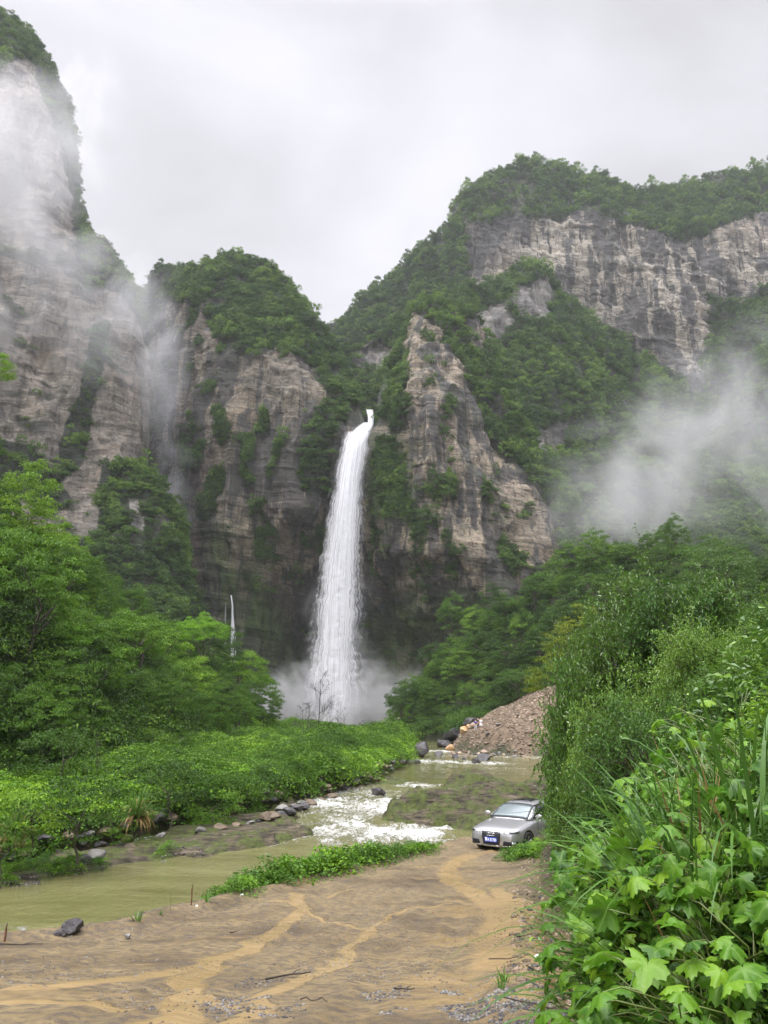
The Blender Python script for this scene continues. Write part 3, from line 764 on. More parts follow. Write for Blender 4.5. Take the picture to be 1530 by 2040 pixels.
def crown_mesh(name, seed, mat, n_sub=40, n_leaf=45, leaf=.10, H=.85, flat=.5, lump=.28, sub=.34, under=.25, asp=.55):
    r = np.random.default_rng(seed)
    d = rvec(r, n_sub * 3); d = d[d[:, 2] > -under * 2][:n_sub]
    rad = .62 + .38 * r.random(len(d)) ** .5
    lob = 1 + lump * noise(d[:, 0] * 1.7, d[:, 1] * 1.7, d[:, 2] * 1.7, seed)
    cen = d * (rad * lob)[:, None] * np.array([1, 1, H])
    Vs = []; 
    for k, c in enumerate(cen):
        n = int(n_leaf * (.6 + .8 * r.random())); R = sub * (.6 + .7 * r.random())
        q = rvec(r, n) * (r.random(n) ** .4)[:, None] * R; q[:, 2] = np.abs(q[:, 2]) * flat - .12 * (q[:, 0] ** 2 + q[:, 1] ** 2) / R
        nn = unit(np.array([0, 0, 1.0]) * .75 + unit(c[None])[0] * .5 + q * 1.1 / R + r.normal(size=(n, 3)) * .35)
        tt = unit(q * np.array([1, 1, .2]) / R + rvec(r, n) * .8 - np.array([0, 0, .25]))
        V, _ = leaf_quads(c + q, nn, tt, leaf * (.6 + .8 * r.random(n)), leaf * asp * (.7 + .6 * r.random(n)), .2, .2)
        Vs.append(V)
    V = np.concatenate(Vs); V[:, 2] += H * .55
    return mesh_np(name, V, np.arange(len(V)).reshape(-1, 4), [mat], False, link=False)

def tube_np(pts, rads, k=5):
    pts = np.asarray(pts, float); n = len(pts)
    t = np.gradient(pts, axis=0); t = unit(t)
    a = np.where(np.abs(t[:, 2:3]) > .9, np.array([[1., 0, 0]]), np.array([[0, 0, 1.]]))
    s = unit(np.cross(t, a)); u = np.cross(t, s)
    th = np.linspace(0, 2 * np.pi, k, endpoint=False)
    V = pts[:, None] + (s[:, None] * np.cos(th)[None, :, None] + u[:, None] * np.sin(th)[None, :, None]) * np.asarray(rads)[:, None, None]
    i = np.arange(n * k).reshape(n, k); j = np.roll(i, -1, 1)
    Fc = np.stack([i[:-1], j[:-1], j[1:], i[1:]], -1).reshape(-1, 4)
    return V.reshape(-1, 3), Fc
class Acc:
    def __init__(s): s.V = []; s.F = []; s.n = 0; s.A = []
    def add(s, V, Fc, a=None):
        s.V.append(V); s.F.append(Fc + s.n); s.n += len(V)
        s.A.append(np.zeros(len(V)) if a is None else a)
    def mesh(s, name, mats, smooth_=True, link=False, parent=None, attr=None):
        by = {}
        for f in s.F: by.setdefault(f.shape[1], []).append(f)
        return mesh_np(name, np.concatenate(s.V), [np.concatenate(v) for v in by.values()], mats, smooth_, {attr: np.concatenate(s.A)} if attr else None, parent, link)

def trunk_mesh(name, seed, mat, hgt=1.0, r0=.05, limbs=7, H=.85):
    r = np.random.default_rng(seed); A = Acc()
    k = 6; z = np.linspace(-hgt, .35 * H, k); p = np.stack([.05 * np.cumsum(r.normal(size=k)) , .05 * np.cumsum(r.normal(size=k)), z], -1); p[0, :2] = 0
    A.add(*tube_np(p, np.linspace(r0, r0 * .45, k), 7))
    for i in range(limbs):
        f = .5 + .5 * r.random(); b = p[0] * (1 - f) + p[-1] * f
        az = i * 2.4 + r.random(); e = np.array([math.cos(az) * .75, math.sin(az) * .75, .25 + .7 * r.random()])
        m = b + e * .5 + r.normal(size=3) * .06; q = np.array([b, b + (m - b) * .5, m, b + e * .95 + np.array([0, 0, .1])])
        A.add(*tube_np(q, [r0 * .42, r0 * .33, r0 * .22, r0 * .08], 5))
    return A.mesh(name, [mat])

BARK = plain('bark', (.055, .042, .032), .85)
TWIG = plain('dark_twig', (.035, .026, .020), .8)

# materials of leaves
LM_far = leaf_mat('leaves_far', (.020, .044, .009), (.070, .140, .022), (.14, .235, .035), .28, .6, .035, .42, .88, .8)
LM_for = leaf_mat('leaves_forest', (.022, .058, .005), (.095, .205, .012), (.19, .33, .022), .28, .5, .10, .36, .86, .7)
LM_rt = leaf_mat('leaves_forest_right', (.018, .047, .006), (.065, .145, .012), (.14, .25, .022), .26, .5, .10, .36, .88, .7)
LM_bri = leaf_mat('leaves_bright', (.08, .19, .012), (.17, .36, .018), (.26, .45, .03), .35, .4, .4, .3, .8)
LM_mea = leaf_mat('leaves_meadow', (.032, .085, .006), (.10, .225, .012), (.20, .36, .022), .34, .5, .16, .34, .84, .8)
LM_shr = leaf_mat('leaves_shrub', (.040, .095, .012), (.13, .25, .030), (.25, .40, .07), .28, .28, .7, .30, .78, .5, .5)
LM_shr2 = leaf_mat('leaves_shrub_dark', (.026, .070, .010), (.085, .18, .022), (.17, .29, .04), .25, .3, .7, .30, .80, .5, .5)
LM_gra = leaf_mat('blades_grass', (.04, .10, .018), (.09, .19, .03), (.16, .27, .05), .3, .35, 1.0, .32, .82)
LM_dry = leaf_mat('blades_dry', (.16, .09, .035), (.30, .19, .08), None, .2, .6, 1.0)
LM_yel = leaf_mat('leaves_yellowish', (.09, .14, .012), (.19, .24, .02), (.30, .30, .03), .35, .4, 1.0, .3, .8)

def gn_instances(name, pts, sizes, protos, seed=0, zsq=None, label=None, rots=None):
    """one object for a growth nobody could count: the clumps are instanced on its vertices"""
    r = np.random.default_rng(seed)
    n = len(pts)
    me = bpy.data.meshes.new(name); me.vertices.add(n); me.vertices.foreach_set('co', np.asarray(pts, np.float32).ravel())
    def at_(k, typ, v, prop='value'):
        a = me.attributes.new(k, typ, 'POINT'); a.data.foreach_set(prop, v)
    at_('sz', 'FLOAT_VECTOR', np.stack([sizes, sizes, sizes * (zsq if zsq is not None else 1)], -1).astype(np.float32).ravel(), 'vector')
    rr = np.zeros((n, 3), np.float32) if rots is None else np.asarray(rots, np.float32)
    rr[:, 2] += r.random(n) * 6.283
    at_('rt', 'FLOAT_VECTOR', rr.ravel(), 'vector')
    at_('vi', 'INT', r.integers(0, len(protos), n).astype(np.int32))
    o = bpy.data.objects.new(name, me); C.objects.link(o)
    col = bpy.data.collections.new(name + '_kinds')
    for i, pm in enumerate(protos):
        po = bpy.data.objects.new('%s_kind_%02d' % (name, i), pm); col.objects.link(po)
    ng = bpy.data.node_groups.new(name, 'GeometryNodeTree')
    ng.interface.new_socket('Geometry', in_out='INPUT', socket_type='NodeSocketGeometry')
    ng.interface.new_socket('Geometry', in_out='OUTPUT', socket_type='NodeSocketGeometry')
    N = ng.nodes.new; L = ng.links.new
    gi, go = N('NodeGroupInput'), N('NodeGroupOutput')
    ci = N('GeometryNodeCollectionInfo'); ci.inputs[0].default_value = col; ci.inputs['Separate Children'].default_value = True; ci.inputs['Reset Children'].default_value = True
    ip_ = N('GeometryNodeInstanceOnPoints'); ip_.inputs['Pick Instance'].default_value = True
    def na(nm, t):
        a = N('GeometryNodeInputNamedAttribute'); a.data_type = t; a.inputs[0].default_value = nm; return a.outputs[0]
    L(gi.outputs[0], ip_.inputs['Points']); L(ci.outputs[0], ip_.inputs['Instance'])
    L(na('vi', 'INT'), ip_.inputs['Instance Index']); L(na('sz', 'FLOAT_VECTOR'), ip_.inputs['Scale'])
    er = N('FunctionNodeEulerToRotation'); L(na('rt', 'FLOAT_VECTOR'), er.inputs[0]); L(er.outputs[0], ip_.inputs['Rotation'])
    L(ip_.outputs[0], go.inputs[0])
    md = o.modifiers.new('growth', 'NODES'); md.node_group = ng
    return tag(o, kind='stuff')

# woods on the far faces
far_protos = [crown_mesh('far_crown_%d' % i, 40 + i, LM_far, 22, 40, .16, [.8, .95, .75, 1.1, .7][i], .6, .45, .30, .25) for i in range(5)]
for (nm, pts, sz), seed in zip(FOREST, range(10)):
    p = pts.copy(); p[:, 2] += sz * .1
    qx, qy = proj(p[:, 0], p[:, 1], p[:, 2]); lip = inside([(712, 800), (760, 800), (757, 850), (745, 900), (728, 1480), (600, 1480), (655, 1000), (684, 850)], qx, qy) & (p[:, 1] < 300)
    p, sz = p[~lip], sz[~lip]
    gn_instances('far_woods', p, sz, far_protos, seed, .75 + 1.1 * np.random.default_rng(seed).random(len(sz)) ** 2)
    print('FOREST', nm, len(pts))

# ground cover of the terrace and the lower slopes
def patch_mesh(name, seed, mat, n=240, R=1.0, hgt=.45, leaf=.13, asp=.8, up=1.0, spread=.55):
    r = np.random.default_rng(seed)
    q = r.normal(size=(n, 2)) * R * .48; rr_ = np.hypot(q[:, 0], q[:, 1]) / R
    z = hgt * np.clip(1 - rr_ ** 2, -.2, 1) * (.45 + .55 * r.random(n) ** .5) + .10 * noise(q[:, 0] * 3, q[:, 1] * 3, 0, seed)
    c = np.stack([q[:, 0], q[:, 1], z], -1)
    nn = unit(np.array([0, 0, up]) + np.stack([q[:, 0], q[:, 1], 0 * z], -1) * .5 + r.normal(size=(n, 3)) * spread)
    t = rvec(r, n) * np.array([1, 1, .3]) + np.array([0, 0, -.2])
    V, Fc = leaf_quads(c, nn, t, leaf * (.6 + .7 * r.random(n)), leaf * asp * (.7 + .5 * r.random(n)), .15, .15)
    return mesh_np(name, V, Fc, [mat], False, link=False)
mea_protos = [patch_mesh('cover_%d' % i, 70 + i, LM_mea, 230, 1.0, .35 + .12 * i, .155) for i in range(4)]
mea_fine = [patch_mesh('cover_fine_%d' % i, 80 + i, LM_for, 420, 1.0, .75, .10, .5, .8, .7) for i in range(3)]
def scatter(n, x0, x1, y0, y1, seed, test, pw=1.0):
    r = np.random.default_rng(seed)
    y = y0 * (y1 / y0) ** (r.random(n) ** pw); x = x0 + (x1 - x0) * r.random(n)
    k = test(x, y); x, y = x[k], y[k]
    return np.stack([x, y, height(x, y, False)], -1)
def vis(x, y, m=60):
    z = height(x, y, False); px, py = proj(x, y, z)
    return (px > -m) & (px < 1530 + m) & (py > 900) & (py < 2100)
p = scatter(90000, -60, 4, 24, 176, 1, lambda x, y: (sdist(LEFTP, x, y) > np.where(y > 36, .25 + .6 * np.random.default_rng(9).random(len(x)), .2)) & vis(x, y, 150) & (crest(LCREST, x, y, 1.22) < 6) & (crest(LCREST, x, y, 1.22) < 6), .9)
hn = fbm(p[:, 0] / 3, p[:, 1] / 3, 0, 3, 88)
sz = (.55 + .5 * np.random.default_rng(3).random(len(p))) * (1 + .004 * p[:, 1]) * (1 + .35 * hn)
hb = fbm(p[:, 0] / 5.5, p[:, 1] / 7, 0, 3, 89)
p[:, 2] += .05 + .22 * (hn + .3) + 1.15 * np.clip(hb + .05, 0, 1) * smooth(.2, 2, sdist(LEFTP, p[:, 0], p[:, 1]))
sz *= 1 + .4 * np.clip(hb, -.5, .8)
m = np.random.default_rng(4).random(len(p)) + hn * .9 + hb * .8 > .82
gn_instances('meadow_cover', p[~m], sz[~m], mea_protos, 11)
gn_instances('meadow_cover', p[m], sz[m] * 1.15, mea_fine, 12)
print('MEADOW', len(p))
# undergrowth of both wooded hills
p = scatter(26000, -95, 95, 22, 185, 2, lambda x, y: ((crest(LCREST, x, y, 1.22) > 2.5) | (crest(RCREST, x, y, 1.35) > 1.6) | ((sdist(RIGHT, x, y) > .8) & (y > 31))) & (np.hypot(x - 22.5, (y - 117) / 1.15) > 12.5) & ~((y > 80) & (y < 117) & (x < 36)) & vis(x, y, 120), .8)
gn_instances('undergrowth', p, (1.3 + 1.1 * np.random.default_rng(5).random(len(p))), [crown_mesh('under_%d' % i, 90 + i, LM_rt, 14, 40, .12, .6, .5, .3, .5) for i in range(3)], 13, .7 + .6 * np.random.default_rng(6).random(len(p)))
print('UNDER', len(p))

# single trees of the wooded hills, each with its trunk and crown
class Kind:
    def __init__(s, nm, crowns, trunks): s.nm, s.crowns, s.trunks, s.n = nm, crowns, trunks, 0
def long_trunk(me, f):
    m2 = me.copy(); co = np.zeros(len(m2.vertices) * 3, np.float32); m2.vertices.foreach_get('co', co); co = co.reshape(-1, 3)
    co[:, 2] = np.where(co[:, 2] < 0, co[:, 2] * f, co[:, 2]); m2.vertices.foreach_set('co', co.ravel()); m2.update(); return m2
def place_tree(kind, x, y, R, hs=1.0, z=None, label='', group=None, i=None, stem=1.0, zoff=0):
    r = R_
    root = empty(kind.nm, (x, y, (gh(x, y) if z is None else z) - .15), r.random() * 6.28)
    tag(root, label, 'tree', group)
    k = r.randrange(len(kind.crowns)) if i is None else i
    for nm, me in (('trunk', kind.trunks[k % len(kind.trunks)]), ('crown', kind.crowns[k])):
        o = bpy.data.objects.new(nm, me); C.objects.link(o); o.parent = root
        o.location = (0, 0, R * stem + zoff); o.scale = (R, R, R * hs)
    return root
def crowns(n, seed, mat, **kw): return [crown_mesh('crown', seed + i, mat, H=[.85, 1.05, .75, 1.2][i % 4], **kw) for i in range(n)]
trunks = [trunk_mesh('trunk', 300 + i, BARK) for i in range(3)]
K_left = Kind('broadleaf_tree', crowns(5, 310, LM_for, n_sub=70, n_leaf=130, leaf=.055, sub=.25, flat=.5, lump=.4), trunks)
K_right = Kind('broadleaf_tree', crowns(4, 330, LM_rt, n_sub=60, n_leaf=90, leaf=.07, sub=.26, flat=.5, lump=.4), trunks)
K_bri = Kind('broadleaf_tree', crowns(2, 350, LM_bri, n_sub=55, n_leaf=90, leaf=.07, sub=.26, flat=.5, lump=.4), trunks)

def hill_trees(kind, test, n, x0, x1, y0, y1, seed, rmin, rmax, label, group, sep=.85, cap=150):
    r = np.random.default_rng(seed); got = []
    for _ in range(n):
        y = y0 + (y1 - y0) * r.random(); x = x0 + (x1 - x0) * r.random()
        if not test(x, y): continue
        R = rmin + (rmax - rmin) * r.random() ** 1.4
        if any((x - a) ** 2 + (y - b) ** 2 < (sep * (R + c) ) ** 2 for a, b, c in got): continue
        z = gh(x, y); px, py = proj(np.array(x), np.array(y), np.array(z + R))
        if px < -120 or px > 1620: continue
        got.append((x, y, R)); place_tree(kind, x, y, R, .85 + .5 * r.random(), z, label, group, stem=.75)
        if len(got) >= cap: break
    return got
def cl(x, y): return float(crest(LCREST, np.array([x]), np.array([y]), 1.22)[0])
def crr(x, y): return float(crest(RCREST, np.array([x]), np.array([y]), 1.35)[0])
g1 = hill_trees(K_left, lambda x, y: cl(x, y) > 3.0, 6000, -60, -14, 30, 122, 21, 1.7, 3.9, 'leafy green tree among the dense forest on the left hillside', 'trees of the left hillside forest', .62, 190)
g2 = hill_trees(K_right, lambda x, y: crr(x, y) > 2.0 and math.hypot(x - 22.5, y - 117) > 13 and not (y < 120 and x < 33), 5000, 3, 75, 85, 175, 22, 1.7, 3.9, 'leafy green tree among the dense forest on the right hill', 'trees of the right hill forest', .62, 170)
print('TREES', len(g1), len(g2))

# ------------------------------------------------------------------ ray on the built land: where a plant of some height must root
def hit(px, py, dz=0.0, y0=1.5, y1=60.0, fixz=None):
    ys = y0 * (y1 / y0) ** np.linspace(0, 1, 500)
    R, ry, rz = ray(px, py); x = R / ry * ys; z = CZ + rz / ry * ys
    g = height(x, ys, False) + dz
    k = np.argmax(z <= g)
    if z[k] > g[k]: return None
    return float(x[k]), float(ys[k]), float(g[k] - dz)

# lobed leaf: 5 lobes, toothed, veins along the lobes
def lobed_leaf(seed=0, n=40):
    r = np.random.default_rng(seed)
    th = np.linspace(-math.pi * .93, math.pi * .93, n)
    lob = 0
    for c, w, a in ((0, .52, 1.0), (1.12, .50, .90), (-1.12, .50, .90), (2.15, .46, .78), (-2.15, .46, .78)):
        lob = np.maximum(lob, a * np.exp(-np.abs((th - c) / w) ** 2.4))
    rad = .44 + .56 * lob + .05 * np.cos(np.arange(n) * math.pi) + .02 * r.normal(size=n)
    X, Y = rad * np.cos(th), rad * np.sin(th) * (.9 + .12 * (seed % 3))
    vein = np.exp(-(np.minimum.reduce([np.abs(th - c) for c in (0, 1.12, -1.12, 2.15, -2.15)]) / .10) ** 2)
    zo = -.16 * (rad - .3) ** 2 * 1.3 + .05 * np.sin(th * 5 + seed) - .05 * (1 - lob)
    zi = .02 + .04 * lob
    V = [(0, 0, 0)] + [(x * .5, y * .5, z) for x, y, z in zip(X, Y, zi)] + [(x, y, z) for x, y, z in zip(X, Y, zo)]
    T = []; Q = []
    for i in range(n - 1):
        T.append((0, 1 + i, 2 + i)); Q.append((1 + i, 1 + n + i, 2 + n + i, 2 + i))
    return np.array(V, float), np.array(T), np.array(Q), np.concatenate([[1], vein, vein * .8])
LEAVES = [lobed_leaf(i) for i in range(4)]

def M_bigleaf(name, c1, c2, c3, vein):
    m = NT(name)
    oi = m.n('ShaderNodeObjectInfo'); g = m.n('ShaderNodeNewGeometry')
    v = m.math('ADD', m.math('MULTIPLY', g.outputs['Random Per Island'], .6), m.math('MULTIPLY', oi.outputs['Random'], .25))
    v = m.math('ADD', v, m.math('MULTIPLY', m.noise(m.pos(), 14, 4, .6), .3))
    col = m.ramp(v, [(.2, c1), (.6, c2), (.95, c3)])
    col = m.mix(m.math('MULTIPLY', m.attr('vein'), .40), col, vein)
    col = m.mix(m.ramp(m.noise(m.pos(), 60, 2, .5), [(.72, 0), (.76, .7)]), col, (.12, .09, .03))
    nb = m.bump(m.noise(m.pos(), 45, 3, .6), .5, .006)
    p = m.bsdf(col, .38, nb, Specular_IOR_Level=.28)
    t = m.n('ShaderNodeBsdfTranslucent'); hs = m.n('ShaderNodeHueSaturation'); m.l(col, hs.inputs['Color']); hs.inputs['Value'].default_value = 1.3; m.l(hs.outputs[0], t.inputs[0])
    ms = m.n('ShaderNodeMixShader'); ms.inputs[0].default_value = .38; m.l(p, ms.inputs[1]); m.l(t.outputs[0], ms.inputs[2])
    return m.done(ms.outputs[0])
LM_big = M_bigleaf('leaves_lobed', (.035, .105, .010), (.085, .20, .014), (.19, .33, .022), (.20, .33, .06))
STEM = plain('green_stem', (.10, .13, .03), .5)
STEMR = plain('red_brown_stem', (.12, .05, .03), .5)

def rot_to(nrm, fwd):
    """matrix whose z is nrm and x is the part of fwd across it"""
    z = nrm / np.linalg.norm(nrm); x = fwd - z * np.dot(fwd, z); x /= np.linalg.norm(x) + 1e-9
    return np.stack([x, np.cross(z, x), z], 1)
def bigleaf_plant(seed, n=26, H=.45, spread=.35, leaf=.095):
    r = np.random.default_rng(seed); S_ = Acc(); L_ = Acc()
    for i in range(n):
        az = r.random() * 6.283; out = spread * (.15 + .95 * r.random() ** .6); hz_ = H * (.35 + .75 * r.random()) * (1.05 - .35 * out / spread)
        e = np.array([math.cos(az) * out, math.sin(az) * out, hz_]); m = e * .5 + np.array([0, 0, hz_ * .22]) + r.normal(size=3) * .03
        base = np.array([math.cos(az), math.sin(az), 0]) * .03 * r.random()
        q = np.array([base, base * .5 + m * .5, m, e * .72 + m * .28 + np.array([0, 0, .02]), e])
        S_.add(*tube_np(q, [.004, .0035, .003, .0022, .0015], 4))
        V, T, Q, vn = LEAVES[r.integers(4)]
        s = leaf * (.45 + .95 * r.random() ** 1.3)
        nr = unit(np.array([math.cos(az) * .5, math.sin(az) * .5 - .45, .9]) + r.normal(size=3) * .32)
        M = rot_to(nr, np.array([math.cos(az), math.sin(az), -.4]) + r.normal(size=3) * .4)
        V2 = V.copy(); cu = r.normal() * .35; V2[:, 2] += -np.abs(V[:, 1]) * (.25 + .3 * r.random()) * (1 if r.random() < .7 else -1) - V[:, 0] ** 2 * (.2 + .35 * r.random()) + cu * V[:, 0] * V[:, 1] * .6
        W_ = (V2 * s) @ M.T + e
        L_.add(W_, T, vn); L_.F.append(Q + (L_.n - len(V)))
    return S_.mesh('stems', [STEM]), L_.mesh('leaves', [LM_big], attr='vein')

def grass_tuft(seed, n=46, H=.8, W_=.012, droop=.9, mat=None, arc=1.0):
    r = np.random.default_rng(seed); Vs = []; Fs = []; k = 9; off = 0
    for i in range(n):
        az = r.random() * 6.283; L = H * (.45 + .65 * r.random()); el = math.radians(88 - 45 * r.random() ** .8 * arc)
        p = np.array([math.cos(az), math.sin(az), 0]) * .06 * r.random(); d = np.array([math.cos(az) * math.cos(el), math.sin(az) * math.cos(el), math.sin(el)])
        s = unit(np.cross(d, [0, 0, 1]) + r.normal(size=3) * .1); pts = []
        dr = droop * (.5 + r.random())
        for j in range(k):
            w = W_ * (.55 + .9 * math.sin(math.pi * min(1, .25 + .75 * j / (k - 1))) ) * (1 - (j / (k - 1)) ** 3) * (.7 + .6 * r.random() * 0 + .2)
            pts += [p - s * w, p + s * w]
            p = p + d * L / k; d = unit(d + np.array([0, 0, -1]) * dr * 2.1 / k * (j / k + .25))
        Vs.append(np.array(pts)); a = np.arange(k - 1) * 2 + off
        Fs.append(np.stack([a, a + 1, a + 3, a + 2], 1)); off += 2 * k
    return mesh_np('blades', np.concatenate(Vs), np.concatenate(Fs), [mat or LM_gra], True, link=False)

def shrub_meshes(seed, leafmat, stems=7, depth=4, leaf=.032, asp=.42, H=1.0, open_=.65, lf=7, twigy=1.0):
    """unit-height shrub: branching stems, leaves in pairs along the twigs"""
    r = np.random.default_rng(seed); A = Acc(); lc, lt, ln_ = [], [], []
    def grow(p, d, L, rad, lev):
        k = 4; q = [p]
        for j in range(k):
            d = unit(d + r.normal(size=3) * .16 + np.array([0, 0, .05 if lev < 2 else -.04])); p = p + d * L / k; q.append(p)
        if rad > .0007: A.add(*tube_np(np.array(q), np.linspace(rad, rad * .55, k + 1), 5 if lev < 2 else 3))
        if lev >= depth - 2:
            m = lf if lev == depth - 1 else lf // 2
            for j in range(m):
                f = (j + r.random()) / m * k; i0 = min(int(f), k - 1); b = q[i0] + (q[i0 + 1] - q[i0]) * (f - i0)
                sd_ = unit(np.cross(d, rvec(r, 1)[0])); t = unit(d * .6 + sd_ + np.array([0, 0, -.1]))
                lc.append(b); lt.append(t); ln_.append(unit(np.array([0, 0, 1.0]) + r.normal(size=3) * .45 + d * .1))
        if lev < depth - 1:
            nc = [5, 5, 5, 4, 3][lev]
            for j in range(nc):
                f = .35 + .65 * (j + r.random()) / nc; i0 = min(int(f * k), k - 1); b = q[i0] + (q[i0 + 1] - q[i0]) * (f * k - i0)
                nd = unit(d + unit(np.cross(d, rvec(r, 1)[0])) * (.75 + .35 * r.random()) + np.array([0, 0, .1]))
                grow(b, nd, L * (.62 + .18 * r.random()), rad * .5, lev + 1)
    for i in range(stems):
        az = 6.283 * (i + r.random() * .6) / stems; d = unit(np.array([math.cos(az) * open_, math.sin(az) * open_, 1.0]))
        grow(np.array([math.cos(az), math.sin(az), 0]) * .03, d, .48 * H * (.8 + .35 * r.random()), .014, 0)
    lc = np.array(lc); n = len(lc)
    V, Fc = leaf_quads(lc, np.array(ln_), np.array(lt), leaf * (.6 + .7 * r.random(n)), leaf * asp * (.7 + .6 * r.random(n)), .15, .2)
    top = np.percentile(V[:, 2], 99.3); V /= top
    st = A.mesh('branches', [TWIG]); co = np.zeros(len(st.vertices) * 3, np.float32); st.vertices.foreach_get('co', co); st.vertices.foreach_set('co', co / top)
    lv = mesh_np('leaves', V, Fc, [leafmat], False, link=False)
    lv['spread'] = float(np.percentile(np.abs(V[:, 0]), 97))
    return st, lv

def thing2(name, parts, loc, rz, sc, label, cat, group=None, tilt=(0, 0)):
    root = empty(name, loc, rz); root.rotation_euler = (tilt[0], tilt[1], rz); tag(root, label, cat, group)
    for nm, me in parts:
        o = bpy.data.objects.new(nm, me); C.objects.link(o); o.parent = root; o.scale = sc if isinstance(sc, tuple) else (sc, sc, sc)
    return root

# ------------------------------------------------------------------ shrubs of the bank on the right
SH_fine = [shrub_meshes(400 + i, LM_shr, 7, 5, .026, .42, lf=13) for i in range(3)]
SH_dark = [shrub_meshes(420 + i, LM_shr2, 7, 5, .030, .5, lf=11) for i in range(2)]
SH_broad = [shrub_meshes(430 + i, LM_gra, 7, 4, .075, .62, lf=10, open_=.5) for i in range(2)]
SH_yel = [shrub_meshes(440, LM_yel, 6, 4, .06, .5, lf=9)]
def shrub_px(kind, px, top, Y, label, group=None, wide=1.0, dark=False, sink=.1, name='shrub', hmin=.5):
    st, lv = kind[R_.randrange(len(kind))]; sp = lv['spread']
    for _ in range(4):
        x, _, zt = at(px, top, Y); zg = gh(x, Y); H = max(hmin, zt - zg + sink)
        w = wide * .72; rad = sp * H * w * F / Y
        lim = ip(top + 120, [1200, 1330, 1500, 1650, 1700], [1130, 1075, 1085, 1110, 1130]) + ((px * 7) % 60 if top < 1450 else 0)
        if px - rad < lim: w = max(.38, (px - lim) / (sp * H * F / Y)); px = max(px, lim + sp * H * w * F / Y)
    wide = w
    return thing2(name, [('branches', st), ('leaves', lv)], (x, Y, zg - sink), R_.random() * 6.28, (H * wide, H * wide, H), label, 'shrub', group)
G = 'shrubs on the bank right of the road'
SH_lt = [shrub_meshes(450 + i, LM_gra, 6, 5, .034, .5, lf=7, open_=.95) for i in range(2)]
for k_, px, tp, Y, w, lab in [
    (SH_lt, 1370, 1165, 9.3, .95, 'light green open shrub with arching twigs right of the highest shrub'), (SH_lt, 1200, 1270, 10.8, .95, 'light green arching shrub on the left half of the thicket'), (SH_lt, 1290, 1400, 7.2, .95, 'light green arching shrub in the middle of the bank'), (SH_lt, 1140, 1345, 14.5, .9, 'light green shrub leaning out at the left side of the thicket'), (SH_lt, 1450, 1330, 6.4, .9, 'light green shrub at the right below the slanting stems'),
    (SH_fine, 1330, 1168, 10.0, .95, 'tall fine leaved shrub with dark bare branches, highest on the right bank'),
    (SH_fine, 1240, 1228, 11.5, .95, 'fine leaved shrub left of the highest shrub on the right bank'),
    (SH_fine, 1495, 1195, 9.0, .9, 'fine leaved shrub rising at the right edge of the photo'),
    (SH_fine, 1425, 1245, 7.6, .9, 'open shrub with slanting dark stems near the right edge'),
    (SH_fine, 1165, 1300, 14.0, 1.0, 'arching fine leaved shrub at the left shoulder of the bank thicket'),
    (SH_dark, 1110, 1375, 18.0, .9, 'dark shrub hanging over the bank in front of the rubble mound'),
    (SH_dark, 1075, 1455, 21.5, .75, 'dark drooping shrub at the river side end of the bank'),
    (SH_dark, 1190, 1380, 12.5, .95, 'dark green shrub in the middle of the bank thicket'),
    (SH_fine, 1290, 1330, 8.6, .95, 'fine leaved shrub below the highest shrub of the bank'),
    (SH_dark, 1130, 1480, 15.0, .9, 'dark shrub over the bare soil of the bank'),
    (SH_dark, 1085, 1570, 23.6, .8, 'low green shrub covering the rear of the silver car'),
    (SH_dark, 1110, 1600, 20.0, .8, 'low shrub on the bank just left of the bare soil, beside the car'),
    (SH_fine, 1230, 1450, 9.6, .9, 'shrub with small leaves above the long grass of the bank'),
    (SH_broad, 1480, 1390, 5.6, .8, 'broad leaved shrub at the right edge below the slanting stems'),
    (SH_broad, 1390, 1440, 6.0, .8, 'broad leaved shrub in the middle right of the bank'),
    (SH_broad, 1330, 1470, 7.0, .8, 'light green broad leaved shrub behind the tall grass blades'),
    (SH_dark, 1180, 1560, 12.0, .8, 'low dark shrub above the bare soil slope'),
    (SH_broad, 1250, 1540, 8.0, .8, 'leafy sprig shrub at the left of the tall grass'),
    (SH_fine, 1550, 1290, 6.0, .8, 'shrub cut by the right edge of the photo')]:
    shrub_px(k_, px, tp, Y, lab, G, w)

# big lobed leaves, grass and seedlings at the front
BIG = [bigleaf_plant(500 + i, 62, .46, .40, .050) for i in range(5)]
GR = [grass_tuft(520 + i, 46, 1.0, .008, 1.5, None, 1.5) for i in range(3)]; GRD = [grass_tuft(530, 14, .8, .006, .8, LM_dry)]
SMALL = [patch_mesh('leaves', 540 + i, [LM_gra, LM_for, LM_shr][i], 260, .42, .26, .05, .45, .8, .7) for i in range(3)]
rr = random.Random(8)
bp = [(1480, 1440), (1400, 1470), (1530, 1500), (1450, 1540), (1500, 1600), (1420, 1620), (1330, 1590), (1480, 1680), (1530, 1720), (1400, 1700), (1320, 1680), (1250, 1740), (1350, 1760), (1440, 1770), (1515, 1800),
      (1290, 1800), (1380, 1830), (1460, 1860), (1225, 1850), (1270, 1870), (1200, 1900), (1330, 1890), (1400, 1960), (1350, 2010), (1460, 2020), (1230, 1960), (1290, 1990), (1290, 1640), (1250, 1780), (1520, 1900), (1215, 1980), (1370, 1545)]
